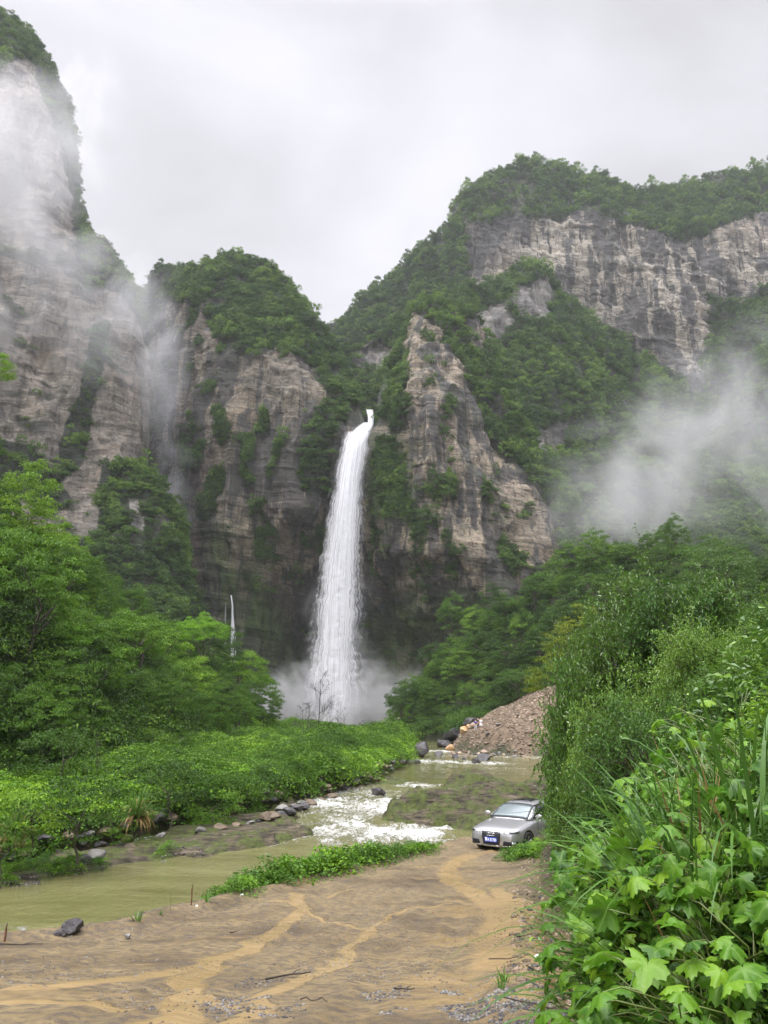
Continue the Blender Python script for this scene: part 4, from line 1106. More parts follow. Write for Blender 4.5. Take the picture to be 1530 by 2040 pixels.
for i, (px, py) in enumerate(bp):
    h_ = hit(px, py, .34)
    if h_ is None or h_[1] < 2.3: continue
    x, y, z = h_
    lim = ip(py, [1600, 1750, 1850, 2040], [1270, 1250, 1260, 1250]); x += max(0, lim + .12 * F / y - proj(x, y, z + .3)[0]) / (F / y); z = gh(x, y)
    st, lv = BIG[i % 5]
    thing2('leafy_vine', [('stems', st), ('leaves', lv)], (x, y, z - .02), rr.random() * 6.28, .85 + .4 * rr.random(), 'climbing plant with large bright lobed leaves spreading over the bank in the lower right', 'vine', 'big leaved vines in the lower right', (rr.uniform(-.15, .15), rr.uniform(-.25, .05)))
for i in range(38):
    px, py = rr.uniform(1195, 1430), rr.uniform(1600, 1980)
    if i > 31: px, py = rr.uniform(1330, 1530), rr.uniform(1560, 1700)
    h_ = hit(px, py, .25)
    if h_ is None: continue
    x, y, z = h_
    pr = [('blades', GR[i % 3])]
    if i % 3 == 0: pr.append(('dry_blades', GRD[0]))
    thing2('grass_tuft', pr, (x, y, z - .03), rr.random() * 6.28, .7 + .5 * rr.random(), 'tuft of long arching green grass on the bank in the lower right', 'grass', 'long grass tufts on the right bank')
def cover(n, px0, px1, py0, py1, dz, seed, protos, s0, s1, name, test=None):
    r = np.random.default_rng(seed); P_ = []
    for _ in range(n):
        a, b = r.uniform(px0, px1), r.uniform(py0, py1); h_ = hit(a, b, dz, 1.6, 80)
        if h_ is None or (test and not test(*h_)): continue
        P_.append(h_)
    P_ = np.array(P_); gn_instances(name, P_, s0 + (s1 - s0) * r.random(len(P_)), protos, seed, rots=np.stack([r.normal(size=len(P_)) * .2, r.normal(size=len(P_)) * .2, 0 * P_[:, 0]], -1)); return P_
inr = lambda x, y, z: sdist(RIGHT, np.array([x]), np.array([y]))[0] > (.55 if y > 4.5 else .3)
cover(2600, 1060, 1600, 1380, 2080, .10, 61, SMALL, .45, .85, 'bank_undergrowth', lambda x, y, z: inr(x, y, z) and not (12 < y < 19.5 and x < 4.6))
rr2 = np.random.default_rng(62)
p = scatter(2600, 1.5, 16, 5, 31, 63, lambda x, y: (sdist(RIGHT, x, y) > .9))
p = p[~((p[:, 1] > 22) & (p[:, 0] < 5.9))]
gn_instances('bank_undergrowth', p, .6 + .7 * rr2.random(len(p)), SMALL + [patch_mesh('leaves', 546, LM_shr2, 220, .6, .5, .08, .5)], 64)
# weeds along the left edge of the road
def edge_pts(n, a, b, out0, out1, seed, poly=ROADL):
    r = np.random.default_rng(seed); q = np.array(poly); L = np.concatenate([[0], np.cumsum(np.hypot(*np.diff(q, axis=0).T))])
    ya = np.interp(r.uniform(a, b, n), q[:, 1], L)
    x = np.interp(ya, L, q[:, 0]); y = np.interp(ya, L, q[:, 1]); dx = np.interp(ya + .3, L, q[:, 0]) - x; dy = np.interp(ya + .3, L, q[:, 1]) - y
    l = np.hypot(dx, dy) + 1e-9; o = r.uniform(out0, out1, n)
    x2, y2 = x - dy / l * o, y + dx / l * o
    return np.stack([x2, y2, height(x2, y2, False)], -1)
WEED = [patch_mesh('weed_%d' % i, 560 + i, LM_mea, 150, .5, .40, .085, .75, 1.0, .55) for i in range(3)] + [patch_mesh('weed_9', 565, LM_gra, 190, .45, .45, .10, .28, .6, .8)]
p = np.concatenate([edge_pts(430, 15.6, 26.0, -.35, 1.5, 65), edge_pts(60, 22, 26.5, -.5, .2, 66)])
gn_instances('roadside_weeds', p, np.random.default_rng(1).uniform(.55, 1.25, len(p)) * np.interp(p[:, 1], [15.6, 18, 22, 26], [.6, 1.15, 1.0, .45]), WEED, 67)
p = np.concatenate([edge_pts(26, 5.2, 8.5, -.25, .1, 68, [(1.25, 4.6), (1.45, 6.5), (2.1, 10)]), edge_pts(110, 19, 25, -.1, .6, 69, ROADR[::-1])]) if False else edge_pts(26, 5.2, 9.5, -.1, .3, 68, [(1.25, 4.6), (1.45, 6.5), (2.1, 10)])
def on(poly_pts, n, seed, jit):
    r = np.random.default_rng(seed); q = np.array(poly_pts); k = r.integers(0, len(q), n)
    x = q[k, 0] + r.normal(size=n) * jit; y = q[k, 1] + r.normal(size=n) * jit
    return np.stack([x, y, height(x, y, False)], -1)
def pxs(lst): 
    o = []
    for a, b in lst:
        h_ = hit(a, b, 0.0)
        if h_: o.append(h_[:2])
    return o
p = on(pxs([(1045, 1695), (1060, 1680), (1075, 1665), (1090, 1650), (1050, 1705), (1040, 1710), (1085, 1680), (1070, 1695)]), 150, 70, .35)
gn_instances('roadside_weeds', p, np.random.default_rng(1).uniform(.4, .8, len(p)), WEED, 71)
# tufts on the gravel and the rock shelf over the pool
p = on(pxs([(280, 1728), (270, 1732), (300, 1730), (175, 1742), (165, 1748), (100, 1735), (80, 1725), (60, 1730), (120, 1730), (30, 1735), (0, 1740), (215, 1748), (330, 1692), (150, 1725), (300, 1722), (20, 1760)]), 130, 72, .28)
p = p[p[:, 2] > .05]
gn_instances('shelf_weeds', p, np.random.default_rng(1).uniform(.4, .85, len(p)), WEED, 73)

# shrubs and reeds along the river wall
WS = [crown_mesh('crown', 600 + i, [LM_for, LM_rt, LM_mea][i % 3], 38, 60, .085, .8, .4, .3, .36, .5, .42) for i in range(5)]
tr_s = [trunk_mesh('stem', 620 + i, BARK, .8, .03, 6, .8) for i in range(2)]
GW = 'shrubs along the river wall'
for i, (px, py, Y, R, k, lab) in enumerate([
    (165, 1610, 32.5, 1.45, 1, 'dark green bush drooping over the wall between the two reed clumps'), (75, 1600, 32, 1.1, 0, 'green bush on the wall right of the leftmost reeds'),
    (345, 1565, 41, 1.35, 1, 'dark rounded bush just right of the taller reed clump'), (420, 1600, 43.5, 1.25, 0, 'bush on the wall face left of the stone section'),
    (470, 1580, 46, 1.4, 1, 'broad dark bush hanging down the middle of the wall'), (520, 1560, 49, 1.3, 1, 'bush right of the broad dark bush on the wall'),
    (570, 1545, 54, 1.5, 1, 'bush over the wall where the rapids begin'), (620, 1530, 60, 1.5, 1, 'bush on the wall above the white rapids'),
    (670, 1515, 67, 1.6, 1, 'rounded bush on the wall halfway along the rapids'), (715, 1500, 76, 1.7, 0, 'green bush near the far end of the wall'),
    (760, 1488, 90, 2.0, 1, 'last but one bush toward the far corner of the terrace'), (788, 1478, 103, 2.1, 0, 'bush at the far corner of the terrace above the boulder'),
    (262, 1650, 38.5, .8, 2, 'small bright bush at the foot of the taller reeds'), (10, 1680, 30.5, .8, 1, 'low bush at the left edge below the reeds'),
    (230, 1540, 44, 1.3, 0, 'bush rising from the meadow behind the taller reeds'), (420, 1530, 58, 1.4, 0, 'bush in the middle of the meadow'),
    (120, 1500, 46, 1.6, 1, 'dark bush in the meadow below the left forest'), (300, 1490, 62, 1.8, 1, 'dark bush at the foot of the left forest')]):
    x, _, z = at(px, py, Y); zg = gh(x, Y)
    root = empty('bush', (x, Y, zg - .1), R_.random() * 6); tag(root, lab, 'bush', GW)
    R *= 1.3; zc = max(z - zg, R * .5)
    for nm, me in (('stem', tr_s[i % 2]), ('crown', WS[[0, 1, 2][k] if i % 2 else [3, 1, 2][k]])):
        o = bpy.data.objects.new(nm, me); C.objects.link(o); o.parent = root; o.location = (0, 0, zc - R * .35); o.scale = (R, R, R * .9)
RD = grass_tuft(640, 190, 1.0, .014, 1.0, LM_gra, 1.5); RDD = grass_tuft(641, 120, .8, .012, 2.6, LM_dry, 1.9)
for px, py, Y, s, lab in ((272, 1632, 38.0, 1.9, 'tall reed clump with brown dead leaves hanging at its base'), (28, 1668, 31.5, 1.6, 'reed clump with dry skirt at the left edge of the photo')):
    x, _, z = at(px, py, Y); thing2('reed_clump', [('blades', RD), ('dead_leaves', RDD)], (x, Y, max(z, gh(x, Y) - .1)), .3, s, lab, 'reeds', 'reed clumps on the river wall')

# distinct trees
def tree_px(K, px, top, Y, R, label, hs=1.0, group=None, stem=.8, name=None):
    x, _, z = at(px, top, Y); zg = gh(x, Y)
    root = empty('broadleaf_tree', (x, Y, zg - .2), R_.random() * 6); tag(root, label, 'tree', group)
    kx = R_.randrange(len(K.crowns)); zc = max(z - R * hs * 1.25 - zg, .2)
    for nm, me in (('trunk', K.trunks[0]), ('crown', K.crowns[kx])):
        o = bpy.data.objects.new(nm, me); C.objects.link(o); o.parent = root
        if nm == 'trunk': o.data = long_trunk(me, max(1, zc / R))
        o.location = (0, 0, zc); o.scale = (R, R, R * hs) if nm == 'crown' else (R, R, R)
    return root
K_olive = Kind('broadleaf_tree', crowns(1, 360, LM_shr, n_sub=110, n_leaf=90, leaf=.04, sub=.26, flat=.5), trunks)
K_yel = Kind('broadleaf_tree', crowns(2, 365, LM_yel, n_sub=50, n_leaf=70, leaf=.07, sub=.28, flat=.5, lump=.4), trunks)
tree_px(K_yel, 1098, 1285, 22.5, .75, 'yellow green small tree standing behind the left end of the bank thicket', 1.2)
tree_px(K_yel, 1165, 1212, 20, .7, 'yellowish tree crown showing above the bank thicket', .8)
tree_px(K_yel, 1120, 1245, 21, .55, 'pale green small crown between the two yellowish trees', .9)
tree_px(K_olive, 1428, 1078, 46, 2.1, 'small round crowned tree standing above the bank thicket on the right', 1.1)
tree_px(K_bri, 412, 1222, 96, 2.6, 'bright yellow green tree beside the thin small waterfall', 1.0)
tree_px(K_bri, 378, 1240, 92, 2.0, 'small light green tree just left of the bright tree by the thin waterfall', 1.0)
tree_px(K_bri, 90, 1265, 58, 3.0, 'pale green layered tree low in the left forest', .6)
tree_px(K_left, -10, 705, 34, 1.0, 'leafy bough entering the photo at the left edge in front of the cliff', .8)

# bare saplings
def bare_tree(seed, depth=4, leafy=0):
    r = np.random.default_rng(seed); A = Acc()
    def grow(p, d, L, rad, lev):
        k = 6 if lev == 0 else 4; q = [p]
        for j in range(k): d = unit(d + r.normal(size=3) * (.05 if lev == 0 else .16) + np.array([0, 0, .06])); p = p + d * L / k; q.append(p)
        A.add(*tube_np(np.array(q), np.linspace(rad, rad * .35, k + 1), 4))
        if lev < depth - 1:
            for j in range([13, 5, 3][min(lev, 2)]):
                f = .25 + .75 * r.random(); i0 = min(int(f * k), k - 1); b = q[i0] + (q[i0 + 1] - q[i0]) * (f * k - i0)
                grow(b, unit(d * .55 + unit(np.cross(d, rvec(r, 1)[0])) * .8 + np.array([0, 0, .15])), L * (.34 if lev == 0 else .5) * (1.25 - f * .7), rad * (.4 if lev == 0 else .6), lev + 1)
    grow(np.zeros(3), np.array([0, 0, 1.]), 1.0, .0085, 0)
    return A.mesh('branches', [TWIG])
BT = [bare_tree(700 + i) for i in range(3)]
for px, pt, pb, Y, w, lab in [(632, 1352, 1478, 88, 1.0, 'tall bare sapling in front of the foot of the waterfall'), (605, 1412, 1476, 90, 1.3, 'low bare shrub left of the tall bare sapling'), (612, 1405, 1470, 95, 1.3, 'leafless bush just behind the tall bare sapling'),
                              (680, 1408, 1462, 100, .9, 'small bare sapling right of the tall one'), (662, 1424, 1465, 98, 1.2, 'twiggy young tree between the two bare saplings'), (196, 1472, 1562, 43, .7, 'thin dark dead stem standing in the meadow at the left'),
                              (104, 1432, 1490, 50, .8, 'thin dark sapling in front of the left forest')]:
    x, _, zt = at(px, pt, Y); zg = gh(x, Y); H = zt - zg
    thing2('bare_tree', [('branches', BT[R_.randrange(3)])], (x, Y, zg), R_.random() * 6, (H * w, H * w, H), lab, 'tree', 'bare saplings in the meadow')

# ------------------------------------------------------------------ boulders and stones
def M_stone(name, a, b, wet=.4):
    m = NT(name); P = m.pos()
    c = m.ramp(m.noise(P, 1.6, 7, .7), [(.35, a), (.62, b)])
    nb = m.bump(m.noise(P, 4, 6, .7), .8, .15)
    return m.done(m.bsdf(c, wet, nb))
ST = {'dark': M_stone('dark_wet_stone', (.022, .020, .022), (.075, .068, .070), .35), 'tan': M_stone('tan_stone', (.16, .11, .075), (.34, .26, .19), .6), 'grey': M_stone('grey_stone', (.09, .085, .08), (.22, .21, .19), .6), 'ochre': M_stone('ochre_stone', (.28, .15, .06), (.42, .28, .14), .6), 'brown': M_stone('brown_stone', (.075, .052, .030), (.16, .115, .070), .45)}
def rock_mesh(seed, mat, sub=4, ax=(1, 1, .75)):
    bm = bmesh.new(); bmesh.ops.create_icosphere(bm, subdivisions=sub, radius=1.0)
    V = np.array([v.co[:] for v in bm.verts]); r = np.random.default_rng(seed)
    for _ in range(11):                                      # planes broken off
        n = rvec(r, 1)[0]; d = .55 + .3 * r.random(); k = V @ n - d; V -= np.where(k > 0, k, 0)[:, None] * n * .93
    V += unit(V) * (.06 * fbm(V[:, 0] * 2, V[:, 1] * 2, V[:, 2] * 2, 4, seed))[:, None]
    V *= np.array(ax)
    for v, c in zip(bm.verts, V): v.co = c
    me = bpy.data.meshes.new('boulder'); bm.to_mesh(me); bm.free(); me.materials.append(mat); return me
RK = {k: [rock_mesh(800 + i + 10 * j, m) for i in range(3)] for j, (k, m) in enumerate(ST.items())}
def boulder(px, py, Y, w, kind, label=None, group=None, hr=1.0, name='boulder', cat='boulder', sink=.3, z=None):
    x, _, zz = at(px, py, Y); zg = gh(x, Y) if z is None else z
    if z is None and Y > 33 and zg < zwater(Y): zg = float(zwater(Y)) - .05
    o = bpy.data.objects.new(name, RK[kind][R_.randrange(3)]); C.objects.link(o)
    s = w / 2; o.scale = (s, s * (.8 + .4 * R_.random()), s * hr); o.location = (x, Y, zg + s * hr * (.75 - sink)); o.rotation_euler = (R_.uniform(-.2, .2), R_.uniform(-.2, .2), R_.random() * 6.28)
    return tag(o, label, cat, group)
boulder(842, 1500, 99, 2.7, 'dark', 'large dark boulder standing in the stream at the far end of the terrace', None, 1.15, sink=.1)
boulder(875, 1500, 101, 1.2, 'dark', 'low wet stone in the white water right of the large boulder')
boulder(752, 1572, 57, 1.25, 'dark', 'dark stone at the edge of the rapids below the wall', None, .8)
boulder(596, 1444, 150, 2.3, 'dark', 'square dark block on the skyline of the meadow', None, 1.1, sink=-.4)
boulder(965, 1512, 92, 1.7, 'dark', 'dark flat boulder in the shallows before the rubble mound', None, .8); boulder(947, 1518, 88, 1.2, 'dark', 'dark stone left of the flat boulder in the shallows'); boulder(908, 1506, 97, .9, 'dark', 'small dark stone in midstream')
boulder(925, 1512, 94, .6, 'dark', 'tiny stone in midstream before the rubble'); boulder(830, 1515, 88, .9, 'dark', 'dark stone at the corner below the terrace')
boulder(905, 1470, 125, 3.8, 'dark', 'large dark boulder left of the orange rocks', None, .85); boulder(885, 1476, 124, 3.2, 'dark', 'broad dark boulder at the water left of the rubble', None, .7); boulder(938, 1455, 124, 2.8, 'dark', 'black boulder above the orange rocks', None, .9)
boulder(925, 1468, 118, 1.6, 'ochre', 'big orange rock at the left end of the rubble'); boulder(934, 1462, 118, 1.2, 'ochre', 'orange rock leaning on the big orange rock'); boulder(897, 1487, 113, 1.5, 'ochre', 'flat orange rock at the water edge'); boulder(942, 1474, 116, 1.5, 'tan', 'pale rock behind the standing people')
boulder(966, 1499, 104, 1.3, 'tan', 'pale upright stone at the foot of the rubble')
for i in range(85):
    t = R_.random(); px = 895 + 170 * R_.random(); py = 1487 + 22 * R_.random() * (.5 + .5 * t); Y = 112 - (py - 1485) * .75
    boulder(px, py, Y, .28 + .6 * R_.random() ** 2.5, R_.choice(['tan', 'brown', 'brown', 'grey', 'tan', 'dark']), 'rough rock among the pale rubble at the foot of the mound', 'rocks at the foot of the rubble mound', .8)
boulder(195, 1672, 34.3, 1.1, 'grey', 'pale boulder under the wall at the upper end of the pool', None, .8, sink=.2); boulder(170, 1690, 33.2, .7, 'dark', 'dark stone left of the pale boulder under the wall')
boulder(325, 1600, 39.8, .5, 'grey', 'stone in the wall foot'); 
for i, (px, py) in enumerate([(560, 1622), (575, 1618), (590, 1612), (605, 1608), (545, 1628), (620, 1603), (530, 1632), (640, 1596), (660, 1590), (515, 1636), (680, 1584), (700, 1580), (500, 1640), (585, 1606), (600, 1600), (560, 1612), (470, 1645), (440, 1650), (400, 1655), (720, 1574)]):
    h_ = hit(px, py, .0, 30, 90)
    if h_: 
        o = boulder(px, py, h_[1], .55 + .5 * R_.random(), R_.choice(['dark', 'grey', 'brown']), 'stone of the rough river wall showing between the bushes', 'stones of the river wall', .75, 'wall_stone', 'stone', z=h_[2] - .1)
for i in range(70):
    t = R_.random(); Yw = 33 + 60 * t ** 1.3; q = np.array(WALL); xw = float(np.interp(Yw, q[:13, 1], q[:13, 0])) - .15 - .5 * R_.random(); zw_ = float(zwater(Yw)) + .1 + 1.0 * R_.random(); s = .22 + .28 * R_.random()
    o = bpy.data.objects.new('wall_stone', RK[R_.choice(['dark', 'brown', 'dark', 'brown', 'grey'])][R_.randrange(3)]); C.objects.link(o); o.scale = (s, s, s * .75); o.location = (xw + .35, Yw, zw_); o.rotation_euler = (0, 0, R_.random() * 6)
    tag(o, 'stone of the rough river wall showing between the bushes', 'stone', 'stones of the river wall')
# stones by the road
def road_rock(px, py, w, kind, lab, hr=.8, grp=None):
    h_ = hit(px, py)
    o = bpy.data.objects.new('stone', RK[kind][R_.randrange(3)]); C.objects.link(o); s = w / 2
    o.scale = (s, s * .8, s * hr); o.location = (h_[0], h_[1], h_[2] + s * hr * .4); o.rotation_euler = (0, 0, R_.random() * 6); return tag(o, lab, 'stone', grp)
road_rock(1095, 1918, .22, 'brown', 'wet brown stone at the right edge of the muddy road'); road_rock(145, 1862, .34, 'dark', 'dark clod of stones on the road edge over the pool'); road_rock(120, 1866, .2, 'dark', 'small dark stone left of the clod on the road edge')
road_rock(255, 1868, .12, 'grey', 'small grey stone on the road edge'); road_rock(1130, 1790, .28, 'brown', 'brown stone half buried in the bare bank')
# gravel: too many to count
GRV = [rock_mesh(900 + i, ST[k], 1) for i, k in enumerate(['dark', 'grey', 'brown', 'tan'])]
def gravel(name, P_, s, seed, pr=None): gn_instances(name, P_, s, pr or GRV, seed)
r9 = np.random.default_rng(99)
def roadpts(n, x0, x1, y0, y1, seed, thr, sc_=1.2):
    r = np.random.default_rng(seed); y = y0 * (y1 / y0) ** r.random(n); x = x0 + (x1 - x0) * r.random(n)
    k = (sdist(ROAD, x, y) > -.15) & (fbm(x / sc_, y / sc_, 0, 3, seed) > thr); x, y = x[k], y[k]
    return np.stack([x, y, height(x, y, True)], -1)
p = roadpts(42000, -8, 4.5, 4.2, 27, 5, .02); gravel('gravel', p, .004 + .012 * r9.random(len(p)) ** 3, 1, GRV[:3])
p = roadpts(5000, .2, 1.4, 4.4, 6.6, 6, .05, .5); gravel('gravel', p, .005 + .014 * r9.random(len(p)) ** 2, 2, [GRV[0], GRV[0], GRV[1]])
p = roadpts(2500, -1.2, .2, 5.2, 7.6, 7, .25, .6); gravel('gravel', p, .005 + .014 * r9.random(len(p)) ** 2, 3, [GRV[0], GRV[0], GRV[1]])
p = edge_pts(1500, 8.5, 16, -.1, .35, 76); gravel('gravel', p, .008 + .03 * r9.random(len(p)) ** 4, 4, [GRV[0], GRV[2]])
p = scatter(9000, 1, 6, 5, 26, 77, lambda x, y: (sdist(RIGHT, x, y) > -.45) & (sdist(RIGHT, x, y) < 1.2)); gravel('bank_rubble', p, .012 + .05 * r9.random(len(p)) ** 4, 5, [GRV[2], GRV[2], GRV[3], GRV[0]])
p = scatter(30000, 8, 40, 98, 140, 78, lambda x, y: np.hypot(x - 22.5, (y - 117) / 1.15) < 13.5); gravel('mound_rubble', p, .045 + .24 * r9.random(len(p)) ** 5, 6, [GRV[2], GRV[2], GRV[2], GRV[3], GRV[2]])
p = on(pxs([(350, 1722), (370, 1716), (390, 1712), (330, 1728), (130, 1752), (110, 1756), (200, 1744), (60, 1765), (20, 1772)]), 1500, 79, .5); gravel('gravel', p[p[:, 2] > 0], .02 + .04 * r9.random((p[:, 2] > 0).sum()) ** 2, 7, [GRV[1], GRV[0]])

# sticks, sprouts and litter on the road
def stick(px, py, L, ang, rad, seed, lab, grp=None, fork=True):
    h_ = hit(px, py); r = np.random.default_rng(seed); A = Acc(); n = 6
    q = np.zeros((n, 3)); q[:, 0] = np.linspace(-.5, .5, n) * L; q[1:, 1] = np.cumsum(r.normal(size=n - 1)) * L * .04; q[:, 2] = rad + abs(r.normal(size=n)) * .006
    A.add(*tube_np(q, np.linspace(rad, rad * .5, n), 5))
    if fork:
        b = q[3]; A.add(*tube_np(np.array([b, b + [L * .12, L * .1, .01], b + [L * .25, L * .14, .015]]), [rad * .6, rad * .4, rad * .2], 4))
    me = A.mesh('stick', [TWIG]); o = bpy.data.objects.new('stick', me); C.objects.link(o); o.location = (h_[0], h_[1], h_[2] + .012); o.rotation_euler = (0, 0, ang)
    return tag(o, lab, 'stick', grp)
stick(575, 1950, .42, .45, .010, 1, 'wet dark stick lying in the middle of the muddy road'); stick(805, 1976, .16, 0, .008, 2, 'short dark stick near the bottom middle of the road'); stick(625, 2000, .2, -.2, .005, 3, 'thin twig below the dark stick'); stick(1020, 1914, .45, .05, .006, 4, 'straight twig left of the brown stone')
stick(40, 1884, .55, .02, .009, 5, 'thin dark stick at the left end of the road edge'); stick(1075, 1868, .6, .25, .006, 6, 'forked twig at the right side of the silt'); stick(1060, 1850, .5, 1.3, .006, 7, 'upright leaning twig in the silt on the right'); stick(1110, 1990, .6, .9, .006, 8, 'twig arching by the plants at the bottom right'); stick(1085, 2010, .5, -.5, .005, 9, 'thin twig at the bottom right of the road'); stick(1070, 1938, .25, -1.0, .006, 10, 'short twig below the brown stone'); stick(465, 1862, .1, .2, .01, 11, 'chip of wood on the left of the road', None, False)
def lump(px, py, s, mat, lab, name='litter', cat='litter'):
    h_ = hit(px, py); me = rock_mesh(int(px), mat, 3, (1, .8, .7)); me.name = name; o = bpy.data.objects.new(name, me); C.objects.link(o); o.scale = (s, s, s); o.location = (h_[0], h_[1], h_[2] + s * .5); return tag(o, lab, cat)
WHT = plain('white_paper', (.75, .76, .78), .4)
lump(1070, 1910, .032, WHT, 'crumpled white paper beside the wet brown stone', 'crumpled_paper'); lump(482, 1786, .035, WHT, 'white scrap by the weeds at the road edge', 'paper_scrap'); lump(392, 1808, .025, WHT, 'small white scrap near the stub on the road edge', 'paper_scrap')
def stub(px, py, Hh, rad, mat, lab, seed):
    h_ = hit(px, py, 0.0); A = Acc(); r = np.random.default_rng(seed); q = np.array([[0, 0, -.03], [.01, 0, Hh * .4], [.0, .01, Hh * .7], [.015, 0, Hh]]); A.add(*tube_np(q, [rad, rad * .9, rad * .8, rad * .3], 6))
    for k in range(6): b = q[1] * (1 - k / 6) + q[3] * k / 6; d = rvec(r, 1)[0] * rad * 3; A.add(*tube_np(np.array([b, b + d]), [rad * .5, rad * .1], 3))
    o = bpy.data.objects.new('plant_stub', A.mesh('plant_stub', [mat])); C.objects.link(o); o.location = h_; return tag(o, lab, 'plant')
stub(380, 1806, .32, .012, STEMR, 'red brown dead stub on the road edge over the pool', 1); stub(338, 1815, .30, .004, STEM, 'thin upright stalk left of the red brown stub', 2); stub(8, 1878, .2, .014, STEMR, 'reddish stub at the far left of the road edge', 3)
SPR = [grass_tuft(760 + i, 9, .3, .010, 1.0, LM_gra) for i in range(2)]
for px, py, s, lab in [(275, 1838, .9, 'grass sprout leaning over the pool at the road edge'), (318, 1825, .6, 'small grass sprout left of the stalk'), (412, 1800, .9, 'feathery sprout right of the red brown stub'), (1005, 1960, .6, 'small green seedling at the right of the road'), (998, 1975, .5, 'seedling just below the other seedling on the road'), (1035, 1690, 1.0, 'sprout by the wheel of the car')]:
    h_ = hit(px, py); thing2('grass_sprout', [('blades', SPR[R_.randrange(2)])], h_, R_.random() * 6, s, lab, 'plant')

# ------------------------------------------------------------------ the silver car
PAINT = plain('silver_paint', (.42, .42, .43), .28, Metallic=.7, Coat_Weight=.6, Coat_Roughness=.05)
GLASS = plain('windscreen_glass', (.13, .16, .165), .08, Specular_IOR_Level=.8, Metallic=.2)
DGLASS = plain('dark_side_glass', (.008, .008, .012), .05, Specular_IOR_Level=.7)
BLACK = plain('black_plastic', (.012, .012, .014), .5); GRILLE = plain('black_grille', (.012, .012, .018), .35)
TYRE = plain('tyre_rubber', (.015, .015, .015), .85); RIM = plain('alloy_rim', (.42, .42, .43), .3, Metallic=.8)
CHROME = plain('chrome', (.75, .75, .76), .15, Metallic=1.0); LAMPG = plain('lamp_glass', (.50, .52, .54), .08, Metallic=.5)
PLATE = plain('plate_blue', (.015, .06, .42), .4); PLW = plain('plate_white', (.85, .86, .9), .5)
def loft(name, secs, mats, closed=True, sub=2, caps=True):
    """secs: list of rings (n,3) of equal size"""
    n = len(secs[0]); bm = bmesh.new(); R2 = [[bm.verts.new(p) for p in s] for s in secs]
    for a, b in zip(R2, R2[1:]):
        for i in range(n if closed else n - 1): bm.faces.new((a[i], a[(i + 1) % n], b[(i + 1) % n], b[i]))
    if caps: bm.faces.new(R2[0][::-1]); bm.faces.new(R2[-1])
    bmesh.ops.recalc_face_normals(bm, faces=bm.faces)
    me = bpy.data.meshes.new(name); bm.to_mesh(me); bm.free()
    for m in mats: me.materials.append(m)
    o = bpy.data.objects.new(name, me); C.objects.link(o)
    if sub: md = o.modifiers.new('s', 'SUBSURF'); md.levels = md.render_levels = sub
    return o
def bake(o):
    dg = bpy.context.evaluated_depsgraph_get(); me = bpy.data.meshes.new_from_object(o.evaluated_get(dg)); o.modifiers.clear(); o.data = me; return o
def part_poly(name, pts, thick, mat, parent, axis='x', bevel=.004):
    """flat plate from outline points (3-D), thickened along the given vector"""
    bm = bmesh.new(); f = bm.faces.new([bm.verts.new(p) for p in pts]); bmesh.ops.recalc_face_normals(bm, faces=[f])
    r = bmesh.ops.extrude_face_region(bm, geom=[f]); v = [e for e in r['geom'] if isinstance(e, bmesh.types.BMVert)]
    bmesh.ops.translate(bm, verts=v, vec=Vector(thick)); bmesh.ops.recalc_face_normals(bm, faces=bm.faces)
    me = bpy.data.meshes.new(name); bm.to_mesh(me); bm.free(); me.materials.append(mat)
    o = bpy.data.objects.new(name, me); C.objects.link(o); o.parent = parent
    return o
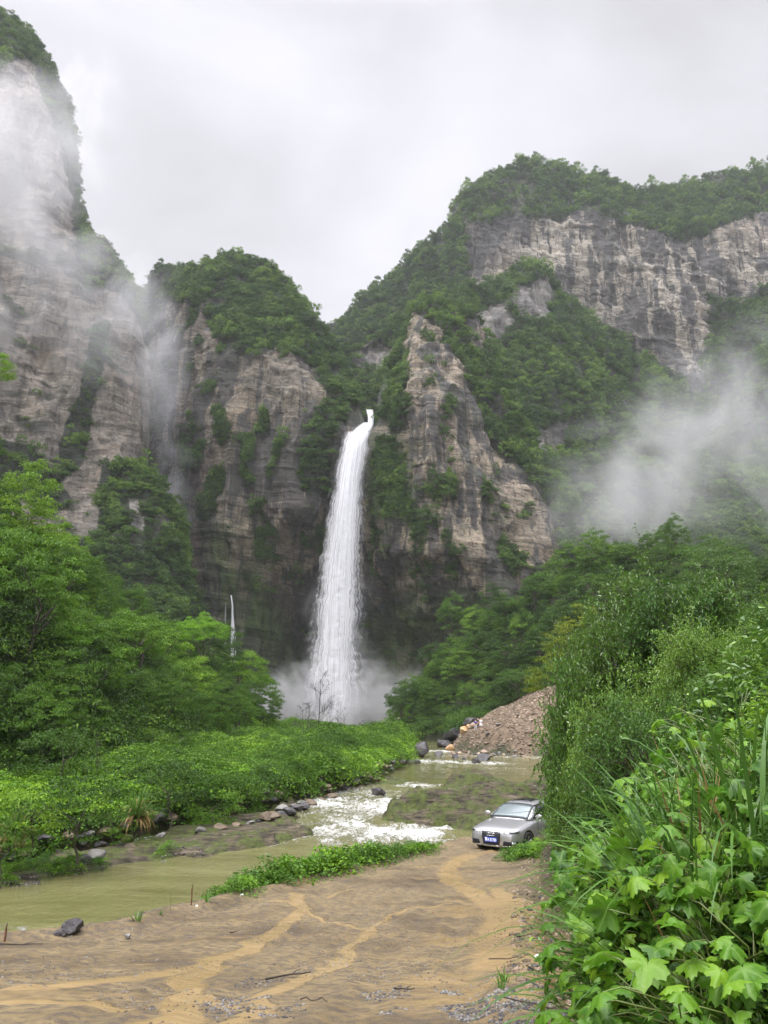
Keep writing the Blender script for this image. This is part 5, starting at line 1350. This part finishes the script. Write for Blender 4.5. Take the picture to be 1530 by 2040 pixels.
def car():
    root = empty('parked_car'); tag(root, 'silver saloon car with a blue number plate parked at the end of the muddy road', 'car')
    st = [(.00, .60, .30, .60, .0), (-.05, .74, .22, .70, .01), (-.20, .84, .19, .765, .02), (-.50, .89, .18, .82, .035), (-.90, .905, .18, .875, .045), (-1.25, .91, .18, .93, .045), (-1.6, .912, .18, .965, .03), (-2.4, .915, .18, .985, .02), (-3.3, .915, .18, 1.005, .02), (-3.9, .90, .19, 1.03, .02), (-4.35, .86, .21, 1.03, .02), (-4.62, .78, .25, .98, .015), (-4.70, .66, .34, .86, .0)]
    secs = []
    for x, hw, zb, zt, cr in st:
        half = [(hw * .55, zb), (hw * .88, zb + .01), (hw * .985, zb + .10), (hw, .42), (hw * .995, .60 * min(1, zt / .8)), (hw * .965, zt - .11), (hw * .89, zt - .025), (hw * .62, zt + cr * .45), (hw * .3, zt + cr * .9)]
        ring = [(x, 0, zb)] + [(x, y, z) for y, z in half] + [(x, 0, zt + cr)] + [(x, -y, z) for y, z in half[::-1]]
        secs.append(ring)
    body = bake(loft('body', secs, [PAINT], sub=2))
    for sx in (-.86, -3.66):                                    # wheel arches
        bm = bmesh.new(); bmesh.ops.create_cone(bm, cap_ends=True, segments=40, radius1=.365, radius2=.365, depth=2.4, matrix=Matrix.Translation((sx, 0, .33)) @ Matrix.Rotation(math.pi / 2, 4, 'X'))
        me = bpy.data.meshes.new('c'); bm.to_mesh(me); bm.free(); me.materials.append(BLACK); c_ = bpy.data.objects.new('c', me); C.objects.link(c_)
        bl = body.modifiers.new('b', 'BOOLEAN'); bl.object = c_; bl.operation = 'DIFFERENCE'; bl.solver = 'EXACT'
        try: bl.material_mode = 'TRANSFER'
        except Exception: pass
        bake(body); bpy.data.objects.remove(c_)
    body.data.polygons.foreach_set('use_smooth', [abs(p.normal.y) < 2 and p.material_index == 0 for p in body.data.polygons])
    body.name = 'body'; body.parent = root
    # cabin
    cb = [(-1.12, .74, .92, .02), (-1.55, .735, 1.15, .03), (-1.98, .66, 1.375, .04), (-2.35, .62, 1.415, .045), (-2.9, .60, 1.42, .045), (-3.35, .60, 1.365, .04), (-3.9, .64, 1.15, .03), (-4.25, .66, 1.0, .0)]
    secs = []
    for x, hw, zt, cr in cb:
        t = max(0, (zt - .95) / .47)
        base = .80 - .0 * t
        top = base - (.80 - .56) * t
        half = [(base, .90), (base - .02, .955), (base * .55 + top * .45, .955 + (zt - .955) * .45), (top + .02, zt - .05 * t - .005), (top - .08, zt - .0), (top * .5, zt + cr * .7)]
        secs.append([(x, 0, .90)] + [(x, y, z) for y, z in half] + [(x, 0, zt + cr)] + [(x, -y, z) for y, z in half[::-1]])
    cab = bake(loft('cabin', secs, [PAINT], sub=2)); cab.data.polygons.foreach_set('use_smooth', [True] * len(cab.data.polygons)); cab.parent = root
    dg = bpy.context.evaluated_depsgraph_get(); dg.update()
    from mathutils.bvhtree import BVHTree
    bvh = BVHTree.FromPolygons([v.co[:] for v in cab.data.vertices], [p.vertices[:] for p in cab.data.polygons])
    bvb = BVHTree.FromPolygons([v.co[:] for v in body.data.vertices], [p.vertices[:] for p in body.data.polygons])
    def skin(name, quad, mat, dirv, tree, nu=14, nv=8, off=.006, parent=None):
        """a pane laid on the body: a grid between four corners, cast on to the surface"""
        a, b, c_, d = [np.array(q, float) for q in quad]; V = []
        for i in range(nu):
            for j in range(nv):
                u, v = i / (nu - 1), j / (nv - 1); p = (a * (1 - u) + b * u) * (1 - v) + (d * (1 - u) + c_ * u) * v
                h_ = tree.ray_cast(Vector(p) - Vector(dirv) * .6, Vector(dirv), 2.0)
                q = h_[0] if h_[0] is not None else Vector(p); nn = h_[1] if h_[1] is not None else -Vector(dirv)
                if nn.dot(Vector(dirv)) > 0: nn = -nn
                V.append(q + nn * off)
        o = mesh_np(name, np.array([v[:] for v in V]), grid_faces(nu, nv), [mat], True, None, parent or root)
        md = o.modifiers.new('t', 'SOLIDIFY'); md.thickness = .004; md.offset = 0
        return o
    skin('windscreen_surround', [(-1.20, -.70, .98), (-1.20, .70, .98), (-1.96, .57, 1.37), (-1.96, -.57, 1.37)], BLACK, (-.55, 0, -.83), bvh, off=.004)
    skin('windscreen', [(-1.26, -.665, 1.0), (-1.26, .665, 1.0), (-1.88, .555, 1.33), (-1.88, -.555, 1.33)], GLASS, (-.55, 0, -.83), bvh, off=.012)
    skin('sunroof', [(-2.12, -.36, 1.5), (-2.12, .36, 1.5), (-2.85, .36, 1.5), (-2.85, -.36, 1.5)], DGLASS, (0, 0, -1), bvh, off=.008)
    skin('rear_window', [(-3.45, -.5, 1.3), (-3.45, .5, 1.3), (-4.0, .58, 1.08), (-4.0, -.58, 1.08)], DGLASS, (.5, 0, -.86), bvh, off=.008)
    for s in (1, -1):
        o = [(-1.42, s * .8, .985), (-2.62, s * .8, .99), (-2.62, s * .6, 1.36), (-1.98, s * .6, 1.335)]
        skin('front_side_window', o, DGLASS, (0, -s, 0), bvh, 12, 8, .008)
        skin('rear_side_window', [(-2.68, s * .8, .99), (-3.72, s * .8, 1.02), (-3.36, s * .6, 1.31), (-2.68, s * .6, 1.36)], DGLASS, (0, -s, 0), bvh, 12, 8, .008)
        skin('headlight', [(-.05, s * .42, .635), (-.32, s * .86, .64), (-.36, s * .84, .735), (-.07, s * .44, .70)], LAMPG, (-.85, -s * .5, 0), bvb, 10, 5, .008)
        skin('headlight_inset', [(-.1, s * .58, .645), (-.30, s * .82, .655), (-.32, s * .82, .70), (-.12, s * .58, .685)], BLACK, (-.85, -s * .5, 0), bvb, 6, 4, .014)
        skin('air_intake', [(-.02, s * .40, .30), (-.22, s * .83, .30), (-.22, s * .84, .43), (-.02, s * .44, .43)], GRILLE, (-.9, -s * .4, 0), bvb, 10, 5, .008)
        skin('fog_lamp', [(-.10, s * .68, .33), (-.2, s * .78, .33), (-.2, s * .78, .40), (-.1, s * .68, .40)], LAMPG, (-.9, -s * .4, 0), bvb, 5, 4, .014)
        skin('intake_trim', [(-.02, s * .36, .265), (-.22, s * .84, .275), (-.22, s * .84, .295), (-.02, s * .40, .292)], CHROME, (-.9, -s * .4, 0), bvb, 10, 3, .018)
        for a_, b_ in ((-2.25, -2.45), (-3.2, -3.4)): skin('door_handle', [(a_, s * .95, .845), (b_, s * .95, .845), (b_, s * .95, .875), (a_, s * .95, .875)], CHROME, (0, -s, 0), bvb, 4, 3, .025)
        for a_ in (-1.55, -2.65, -3.55): skin('door_gap', [(a_, s * .95, .28), (a_ - .008, s * .95, .28), (a_ - .008, s * .95, .94), (a_, s * .95, .94)], BLACK, (0, -s, 0), bvb, 2, 12, .003)
        # mirror
        A = Acc(); th = np.linspace(0, 2 * np.pi, 14, endpoint=False); rings = [(.0, .02), (.05, .075), (.13, .088), (.20, .07), (.235, .02)]
        V = np.array([[(-1.50 + .55 * r_ * math.cos(t) * .9, s * (.84 + d), 1.035 + r_ * .9 * math.sin(t)) for t in th] for d, r_ in rings]).reshape(-1, 3)
        i = np.arange(5 * 14).reshape(5, 14); j = np.roll(i, -1, 1); Fc = np.stack([i[:-1], j[:-1], j[1:], i[1:]], -1).reshape(-1, 4)
        mo = mesh_np('wing_mirror', V, Fc, [PAINT], True, None, root)
        for sx in (-.86, -3.66):
            w = empty('wheel', (sx, s * .80, .325)); w.parent = root
            bm = bmesh.new(); prof = [(.20, -.10), (.30, -.105), (.325, -.07), (.325, .07), (.30, .105), (.215, .10), (.205, .08)]
            V = np.array([[(r_ * math.cos(t), d * s, r_ * math.sin(t)) for t in np.linspace(0, 2 * np.pi, 40, endpoint=False)] for r_, d in prof]).reshape(-1, 3)
            k = len(prof); i = np.arange(k * 40).reshape(k, 40); j = np.roll(i, -1, 1); Fc = np.stack([i[:-1], j[:-1], j[1:], i[1:]], -1).reshape(-1, 4)
            mesh_np('tyre', V, Fc, [TYRE], True, None, w); bm.free()
            A = Acc()
            for k in range(5):
                a_ = k * 2 * math.pi / 5 + .3
                for da in (-.13, .13): A.add(*tube_np(np.array([[.04 * math.cos(a_), .075 * s, .04 * math.sin(a_)], [.12 * math.cos(a_ + da * .6), .085 * s, .12 * math.sin(a_ + da * .6)], [.212 * math.cos(a_ + da), .08 * s, .212 * math.sin(a_ + da)]]), [.026, .02, .018], 5))
            t = np.linspace(0, 2 * np.pi, 33); A.add(*tube_np(np.stack([.207 * np.cos(t), np.full(33, .085 * s), .207 * np.sin(t)], -1), np.full(33, .013), 5))
            A.add(*tube_np(np.array([[0, .03 * s, 0], [0, .10 * s, 0]]), [.05, .045], 10))
            A.mesh('rim', [RIM], link=True, parent=w)
            dk = [(.2 * math.cos(q), .03 * s, .2 * math.sin(q)) for q in np.linspace(0, 2 * np.pi, 25)[:-1]]
            part_poly('brake_disc', dk, (0, -.02 * s, 0), BLACK, w)
    skin('grille', [(0, -.28, .275), (0, .28, .275), (0, .335, .665), (0, -.335, .665)], GRILLE, (-1, 0, 0), bvb, 12, 10, .012)
    A = Acc(); q = []
    for a_, b_ in [(-.29, .265), (.29, .265), (.345, .50), (.33, .675), (-.33, .675), (-.345, .50), (-.29, .265)]:
        h_ = bvb.ray_cast(Vector((.5, a_, b_)), Vector((-1, 0, 0)), 2); q.append((h_[0].x + .014 if h_[0] else .0, a_, b_))
    qq = np.concatenate([np.linspace(q[i], q[i + 1], 5)[:-1] for i in range(len(q) - 1)] + [np.array([q[-1]])])
    A.add(*tube_np(qq, np.full(len(qq), .011), 5)); A.mesh('grille_frame', [CHROME], link=True, parent=root)
    gx = bvb.ray_cast(Vector((.5, 0, .60)), Vector((-1, 0, 0)), 2)[0].x
    em = empty('emblem', (gx + .03, 0, .598)); em.parent = root
    for k in range(4):
        t = np.linspace(0, 2 * np.pi, 25); A = Acc(); A.add(*tube_np(np.stack([np.full(25, 0.0), (k - 1.5) * .064 + .042 * np.cos(t), .042 * np.sin(t)], -1), np.full(25, .0075), 5)); A.mesh('ring', [CHROME], link=True, parent=em)
    for k in range(7):
        z = .30 + .052 * k; h_ = bvb.ray_cast(Vector((.5, 0, z)), Vector((-1, 0, 0)), 2)[0].x; A = Acc(); A.add(*tube_np(np.array([[h_ + .012, -.29, z], [h_ + .016, 0, z], [h_ + .012, .29, z]]), [.005] * 3, 4)); A.mesh('grille_bar', [plain('bar', (.05, .05, .055), .4) if k == 0 else bpy.data.materials['bar']], link=True, parent=root)
    px_ = bvb.ray_cast(Vector((.5, 0, .45)), Vector((-1, 0, 0)), 2)[0].x + .03
    pl = part_poly('number_plate', [(px_, -.22, .375), (px_, .22, .375), (px_, .22, .515), (px_, -.22, .515)], (.008, 0, 0), PLATE, root)
    tx = bpy.data.curves.new('t', 'FONT'); tx.body = '鄂A E1700'; tx.size = .125; tx.align_x = 'CENTER'; tx.align_y = 'CENTER'; tx.extrude = .001; tx.offset = .003
    to = bpy.data.objects.new('t', tx); C.objects.link(to); dg = bpy.context.evaluated_depsgraph_get(); me = bpy.data.meshes.new_from_object(to.evaluated_get(dg)); bpy.data.objects.remove(to)
    co = np.zeros(len(me.vertices) * 3); me.vertices.foreach_get('co', co); co = co.reshape(-1, 3); w_ = np.ptp(co[:, 0]); co[:, 0] = (co[:, 0] - co[:, 0].mean() * 0) * (.40 / w_)
    co[:, 0] -= (co[:, 0].max() + co[:, 0].min()) / 2; co[:, 1] -= (co[:, 1].max() + co[:, 1].min()) / 2
    N_ = np.stack([np.full(len(co), px_ + .0095) + co[:, 2], co[:, 0], co[:, 1] + .445], -1); me.vertices.foreach_set('co', N_.astype(np.float32).ravel()); me.materials.clear(); me.materials.append(PLW); me.update()
    t_ = bpy.data.objects.new('plate_lettering', me); C.objects.link(t_); t_.parent = pl
    skin('bumper_lip', [(-.02, -.30, .235), (-.02, .30, .235), (-.02, .33, .255), (-.02, -.33, .255)], CHROME, (-1, 0, 0), bvb, 10, 3, .015)
    return root
cr_ = car()
cx_, cyy, _ = at(978, 1660, 26.3)
cr_.location = (cx_, cyy, float(zroad(27.2)) - .05); cr_.rotation_euler = (0, math.radians(0), math.radians(-127))

# ------------------------------------------------------------------ people far off
SKIN = plain('skin', (.45, .28, .20), .6); HAIR = plain('dark_hair', (.012, .010, .010), .6)
def skinned(name, pts, edges, radii, mat, parent=None, sub=1):
    me = bpy.data.meshes.new(name); me.from_pydata(pts, edges, []); o = bpy.data.objects.new(name, me); C.objects.link(o)
    md = o.modifiers.new('k', 'SKIN'); md.use_smooth_shade = True
    for i, r in enumerate(radii): me.skin_vertices[0].data[i].radius = (r, r) if not isinstance(r, tuple) else r
    me.skin_vertices[0].data[0].use_root = True
    s = o.modifiers.new('s', 'SUBSURF'); s.levels = s.render_levels = sub
    bake(o); o.data.materials.clear(); o.data.materials.append(mat); o.parent = parent; return o
def person(px, py, Y, top, legs, label, rz=0, dress=False, arm=0.0, hgt=1.65, z=None):
    x, _, zz = at(px, py, Y); k = hgt / 1.7
    root = empty('person', (x, Y, gh(x, Y) if z is None else z), rz); tag(root, label, 'person', 'people by the stream')
    P = [(0, 0, .95), (0, 0, 1.15), (0, 0, 1.38), (0, 0, 1.46), (0, -.01, 1.53), (0, -.01, 1.66), (.18, 0, 1.38), (.24, -.02, 1.12), (.22, -.10 - arm * .2, .90 + arm * .35), (.22, -.14 - arm * .2, .83 + arm * .4), (-.18, 0, 1.38), (-.24, .02, 1.12), (-.22, -.06, .88), (-.22, -.08, .80),
         (.10, 0, .88), (.11, -.02, .50), (.12, .02, .09), (.12, -.14, .04), (-.10, 0, .88), (-.12, .03, .50), (-.13, .06, .09), (-.13, -.09, .04)]
    E_ = [(0, 1), (1, 2), (2, 3), (3, 4), (4, 5), (2, 6), (6, 7), (7, 8), (8, 9), (2, 10), (10, 11), (11, 12), (12, 13), (0, 14), (14, 15), (15, 16), (16, 17), (0, 18), (18, 19), (19, 20), (20, 21)]
    Rr = [(.14, .10), (.13, .095), (.14, .09), .055, .075, .085, .055, .042, .033, .035, .055, .042, .033, .035, .085, .055, .038, .035, .085, .055, .038, .035]
    S_ = [tuple(c * k for c in p_) for p_ in P]
    skinned('body', S_, E_, [tuple(q * k for q in r) if isinstance(r, tuple) else r * k for r in Rr], SKIN, root)
    T_ = [0, 1, 2, 6, 7, 10, 11]; mp_ = {a: i for i, a in enumerate(T_)}
    skinned('shirt', [S_[i] for i in T_], [(mp_[a], mp_[b]) for a, b in E_ if a in mp_ and b in mp_], [((Rr[i][0] + .02) * k, (Rr[i][1] + .02) * k) if isinstance(Rr[i], tuple) else (Rr[i] + .02) * k for i in T_], top, root)
    if dress: skinned('skirt', [(0, 0, 1.0 * k), (0, 0, .75 * k), (0, 0, .38 * k)], [(0, 1), (1, 2)], [.16, .20, .25], legs, root)
    else:
        for q in ((14, 15, 16), (18, 19, 20)): skinned('trouser_leg', [S_[i] for i in q], [(0, 1), (1, 2)], [.105 * k, .075 * k, .06 * k], legs, root)
    skinned('hair', [(0, .03 * k, 1.58 * k), (0, .015 * k, 1.68 * k)], [(0, 1)], [.085, .085], HAIR, root)
    return root
cl_ = lambda n, c: plain(n, c, .8)
person(949, 1490, 112, cl_('blue_shirt', (.03, .05, .30)), cl_('light_trousers', (.55, .57, .62)), 'person in a blue top and pale trousers standing by the rubble', .3, hgt=1.5)
person(954, 1491, 113, cl_('black_shirt', (.02, .02, .02)), cl_('black_trousers', (.02, .02, .025)), 'person in black between the two brighter dressed people', 0, hgt=1.5)
person(959.5, 1493, 111, cl_('white_dress_top', (.62, .64, .68)), cl_('white_dress', (.62, .64, .68)), 'person in a long pale dress standing by the rubble', -.4, True, hgt=1.6)
DK = bpy.data.materials['black_shirt']
def umbrella(x, y, z, R, mat, label):
    root = empty('umbrella', (x, y, z)); tag(root, label, 'umbrella'); n = 8; k = 5; V = []; 
    for j in range(k + 1):
        a_ = j / k * 1.15
        for i in range(n * 2):
            t = i * math.pi / n; rr_ = R * math.sin(a_) / math.sin(1.15) * (1 - .05 * (i % 2) * j / k); V.append((rr_ * math.cos(t), rr_ * math.sin(t), .62 + R * .75 * (math.cos(a_) - math.cos(1.15))))
    o = mesh_np('canopy', np.array(V), np.concatenate([np.stack([np.arange(2 * n) + j * 2 * n, np.roll(np.arange(2 * n), -1) + j * 2 * n, np.roll(np.arange(2 * n), -1) + (j + 1) * 2 * n, np.arange(2 * n) + (j + 1) * 2 * n], -1) for j in range(k)]), [mat], False, None, root)
    md = o.modifiers.new('t', 'SOLIDIFY'); md.thickness = .01
    A = Acc(); A.add(*tube_np(np.array([[0, 0, 0], [0, 0, .62], [0, 0, .62 + R * .5]]), [.012, .01, .008], 6)); A.mesh('shaft', [CHROME], link=True, parent=root)
for px, py, Y, m_u, m_s, l1, l2 in [(793, 1466, 160, cl_('cream_cloth', (.70, .62, .42)), cl_('grey_shirt', (.3, .3, .32)), 'person under the pale cream umbrella near the spray', 'pale cream umbrella held at the corner of the terrace'),
                                    (805, 1466, 160, cl_('dark_cloth', (.05, .05, .06)), DK, 'person in dark clothes under the dark umbrella', 'dark grey umbrella held right of the cream one')]:
    x, _, z = at(px, py, Y); z = max(gh(x, Y), z)
    person(px, py, Y, m_s, DK, l1, 0, arm=.6, hgt=1.65, z=z); umbrella(x + .25, Y - .15, z + 1.15, .55, m_u, l2)
person(788, 1460, 162, cl_('white_shirt', (.6, .62, .65)), DK, 'person with a white top standing left of the umbrellas', .2, z=max(gh(*at(788, 1460, 162)[:2]), at(788, 1466, 162)[2]) + .6)

# ------------------------------------------------------------------ falling water
def M_fall(name, thr=.0, dens=1.0):
    m = NT(name)
    u, v = m.attr('u'), m.attr('v')
    cb = m.n('ShaderNodeCombineXYZ'); m.l(u, cb.inputs[0]); m.l(v, cb.inputs[1]); m.l(m.attr('layer'), cb.inputs[2])
    def vec(s):
        mp = m.n('ShaderNodeMapping'); mp.inputs['Scale'].default_value = s; m.l(cb.outputs[0], mp.inputs[0]); return mp.outputs[0]
    st = m.noise(vec((6, .9, 7)), 1, 7, .62, .5)
    st2 = m.noise(vec((20, 3.5, 7)), 1, 6, .66, .4)
    ed = m.attr('edge')
    a = m.math('ADD', m.math('MULTIPLY', m.math('SUBTRACT', st, .5), 2.2), m.math('MULTIPLY', m.math('SUBTRACT', st2, .5), 1.2))
    a = m.math('ADD', a, ed)
    a = m.ramp(a, [(.10 + thr, 0), (.85 + thr, dens)])
    col = m.ramp(m.math('ADD', m.math('MULTIPLY', st, .6), m.math('MULTIPLY', st2, .4)), [(.34, (.46, .47, .51)), (.54, (.82, .82, .85))])
    nb = m.bump(m.math('ADD', st, m.math('MULTIPLY', st2, .6)), .3, .8)
    b = m.bsdf(col, .6, nb)
    t = m.n('ShaderNodeBsdfTranslucent'); m.l(col, t.inputs[0])
    ms = m.n('ShaderNodeMixShader'); ms.inputs[0].default_value = .35; m.l(b, ms.inputs[1]); m.l(t.outputs[0], ms.inputs[2])
    tr = m.n('ShaderNodeBsdfTransparent'); mm = m.n('ShaderNodeMixShader')
    m.l(a, mm.inputs[0]); m.l(tr.outputs[0], mm.inputs[1]); m.l(ms.outputs[0], mm.inputs[2])
    return m.done(mm.outputs[0])
FALL_IN = M_fall('falling_water', -.10, 1.0); FALL_OUT = M_fall('falling_spray', .10, .7)
def fall_sheet(name, spine, parent, mat, grow=1.0, seed=0, depth=.7, nu=60, nv=420, rag=.0, ebias=1.0):
    """spine: (px_left, px_right, py, Y). A half-round body of falling water, ragged along its length."""
    a = np.array(spine, float); pv = np.linspace(a[0, 2], a[-1, 2], nv)
    l, r_, Y = [np.interp(pv, a[:, 2], a[:, i]) for i in (0, 1, 3)]
    k = np.hanning(41); k /= k.sum()
    sm = lambda q: np.convolve(np.pad(q, 20, 'reflect', reflect_type='odd'), k, 'valid')
    l, r_, Y = sm(l), sm(r_), sm(Y)
    c, w = (l + r_) / 2, (r_ - l) / 2 * grow
    th = np.linspace(-1, 1, nu)
    U, Vv = np.meshgrid(th, np.linspace(0, 1, nv), indexing='ij')
    length = (a[-1, 2] - a[0, 2]) / 6.0
    n = fbm(U * 3, Vv * length / 3.0, seed, 4, seed + 3, .7)
    PX = c[None] + w[None] * U * (1 + rag * n)
    PY = np.repeat(pv[None], nu, 0)
    wm = w * Y / F
    Yg = Y[None] - depth * wm[None] * np.sqrt(np.clip(1 - U ** 2 * .95, 0, 1)) + .08 * n * np.minimum(wm[None], 3)
    R, ry, rz = ray(PX, PY)
    P = np.stack([R / ry * Yg, Yg, CZ + rz / ry * Yg], -1)
    edge = (1 - np.abs(U) ** 2.2) * 1.15 * ebias - .15
    return mesh_np(name, P.reshape(-1, 3), grid_faces(nu, nv), [mat], True, {'u': U * w.mean() / 12, 'v': Vv * length / 22, 'edge': edge, 'layer': np.full(U.shape, seed * 1.37)}, parent)
SP = [(724, 740, 842, 238), (706, 741, 851, 236), (696, 735, 860, 232.5), (688, 730, 880, 230.5), (676, 719, 940, 229), (668, 713, 1000, 228), (658, 709, 1080, 227.3), (646, 706, 1160, 227), (637, 704, 1250, 226.6), (628, 704, 1330, 226.3), (618, 709, 1400, 226), (608, 722, 1470, 226)]
wf = empty('waterfall', at(662, 1458, 226)); bpy.context.view_layer.update()
tag(wf, 'tall white waterfall plunging from the notch in the cliff into the spray', 'waterfall')
def sub(o, parent):
    o.parent = parent; o.matrix_parent_inverse = Matrix.Translation(parent.location).inverted(); return o
sub(fall_sheet('water_column', SP, None, FALL_IN, .92, 1, .8, rag=.10), wf)
sub(fall_sheet('spray_veil', [(a - 3 - (i * .6), b + 3 + i * .6, c_, d) for i, (a, b, c_, d) in enumerate(SP)], None, FALL_OUT, 1.12, 2, .9, rag=.16), wf)
sub(fall_sheet('spray_veil', [(a - 5 - i * 1.2, b + 5 + i * 1.5, c_, d + .6) for i, (a, b, c_, d) in enumerate(SP[2:])], None, FALL_OUT, 1.3, 3, .9, rag=.25), wf)
sub(fall_sheet('upper_step', [(727, 745, 816, 244), (730, 745, 824, 243), (732, 746, 836, 240), (729, 743, 850, 236.5), (722, 738, 858, 234)], None, FALL_IN, 1.0, 4, .8, nv=80, rag=.2), wf)
wf2 = empty('waterfall', at(463, 1305, 236)); tag(wf2, 'thin small waterfall trickling down the mossy wall at the left, above the trees', 'waterfall')
sub(fall_sheet('water_strand', [(459, 461.5, 1186, 240), (461, 464.5, 1200, 239), (461, 466, 1230, 238.5), (459.5, 468, 1252, 238), (459, 466, 1285, 237.5), (459, 467, 1320, 237)], None, FALL_IN, 1.15, 5, .8, nv=120, rag=.5), wf2)
sub(fall_sheet('water_strand', [(464, 465.5, 1225, 238.4), (467, 469.5, 1262, 238), (467, 469.5, 1290, 237.6), (469, 472, 1320, 237)], None, FALL_OUT, 1.3, 6, .8, nv=80, rag=.5), wf2)
sub(fall_sheet('water_strand', [(449, 450.2, 1200, 238.6), (448, 449.4, 1240, 238.2), (448, 449.2, 1290, 237.8)], None, FALL_OUT, 1.6, 7, .8, nv=80, rag=.5), wf2)

# ------------------------------------------------------------------ mist
def M_mist(name, density, nscale, lo, hi, seed=0, stretch=(1, 1, 1), bottom=None, power=1.0, aniso=.2):
    m = NT(name)
    tc = m.n('ShaderNodeTexCoord')
    # soft round edge of the bank, in its own space (-1..1)
    ln = m.n('ShaderNodeVectorMath', operation='LENGTH'); m.l(tc.outputs['Object'], ln.inputs[0])
    g = m.n('ShaderNodeNewGeometry'); mp = m.n('ShaderNodeMapping'); m.l(g.outputs['Position'], mp.inputs[0]); mp.inputs['Scale'].default_value = stretch; mp.inputs['Location'].default_value = (seed * 13.1, seed * 7.7, seed * 3.3)
    n = m.noise(mp.outputs[0], nscale, 6, .62, 1.2)
    fall = m.math('SUBTRACT', 1.0, ln.outputs['Value'], True)
    d = m.math('ADD', m.math('MULTIPLY', fall, .85), m.math('MULTIPLY', m.math('SUBTRACT', n, .5), 3.0))
    mr = m.n('ShaderNodeMapRange', interpolation_type='SMOOTHSTEP'); m.l(d, mr.inputs['Value']); m.setin(mr, From_Min=lo, From_Max=hi, To_Min=0.0, To_Max=density)
    r2 = m.n('ShaderNodeMapRange', interpolation_type='SMOOTHSTEP'); m.l(fall, r2.inputs['Value']); m.setin(r2, From_Min=0.0, From_Max=.5, To_Min=0.0, To_Max=1.0)
    dd = m.math('MULTIPLY', mr.outputs[0], r2.outputs[0])
    pv = m.n('ShaderNodeVolumePrincipled'); pv.inputs['Color'].default_value = (.80, .80, .81, 1); pv.inputs['Anisotropy'].default_value = aniso
    m.l(dd, pv.inputs['Density'])
    m.l(pv.outputs[0], m.out.inputs['Volume'])
    return m.m
def ball(name, loc, half, mat, rot=(0, 0, 0)):
    bm = bmesh.new(); bmesh.ops.create_icosphere(bm, subdivisions=3, radius=1.0)
    me = bpy.data.meshes.new(name); bm.to_mesh(me); bm.free(); me.materials.append(mat)
    o = bpy.data.objects.new(name, me); C.objects.link(o); o.location = loc; o.scale = half; o.rotation_euler = rot
    return o
def mist(px, py, Y, wpx, hpx, dy, density, nscale=.03, lo=.25, hi=1.0, seed=0, stretch=(1, 1, .6), roll=0.0):
    k = Y / F
    o = ball('mist_bank', at(px, py, Y), (wpx * k, dy, hpx * k), M_mist('mist_%d' % seed, density, nscale, lo, hi, seed, stretch), (0, roll, 0))
    return tag(o, kind='stuff')
mist(10, 420, 185, 360, 560, 18, .050, .03, .10, 1.15, 1, (1, 1, .8), .10)
mist(190, 640, 203, 260, 230, 14, .050, .045, .15, 1.15, 2, (1, 1, .8), .5)
mist(315, 760, 234, 95, 320, 10, .062, .055, .12, 1.1, 3, (1, 1, .8), -.16)
mist(345, 1000, 236, 75, 190, 8, .065, .08, .15, 1.1, 13, (1, 1, .8), -.16)
mist(1330, 930, 222, 400, 240, 24, .036, .04, .15, 1.25, 4, (.9, 1, .9), -.40)
mist(1540, 850, 208, 340, 330, 24, .038, .04, .10, 1.2, 5, (1, 1, .9))
mist(1250, 1000, 200, 300, 150, 16, .032, .05, .15, 1.2, 14, (.9, 1, .9), -.3)
mist(768, 800, 246, 26, 65, 4, .06, .12, .2, 1.1, 6, (1, 1, .4), .1)
mist(660, 1430, 221, 280, 150, 11, .26, .09, .08, .9, 7, (1, 1, .8))
mist(590, 1425, 223, 140, 120, 9, .22, .12, .12, .95, 8, (1, 1, .8))
mist(680, 1290, 227, 105, 280, 7, .075, .10, .15, 1.05, 9, (1.4, 1, .5))
mist(765, 1410, 216, 140, 130, 9, .13, .09, .12, .95, 10, (1, 1, .8))
mist(664, 1440, 216, 150, 75, 7, .16, .09, .08, .9, 15, (1, 1, .8))
mist(100, 260, 190, 260, 340, 14, .042, .04, .15, 1.2, 11, (1, 1, .8), .2)
mist(250, 560, 215, 170, 160, 12, .035, .05, .15, 1.15, 12, (1, 1, .8), .3)
# air between: far things pale
bm = bmesh.new(); bmesh.ops.create_cube(bm, size=1.0); me = bpy.data.meshes.new('haze'); bm.to_mesh(me); bm.free()
hz = bpy.data.objects.new('haze', me); C.objects.link(hz); hz.location = (0, 330, 205); hz.scale = (1500, 760, 460)
m_ = NT('haze_air'); pv_ = m_.n('ShaderNodeVolumePrincipled'); pv_.inputs['Color'].default_value = (.93, .95, 1, 1); pv_.inputs['Density'].default_value = .00013; pv_.inputs['Anisotropy'].default_value = .2
m_.l(pv_.outputs[0], m_.out.inputs['Volume']); me.materials.append(m_.m); tag(hz, kind='stuff')
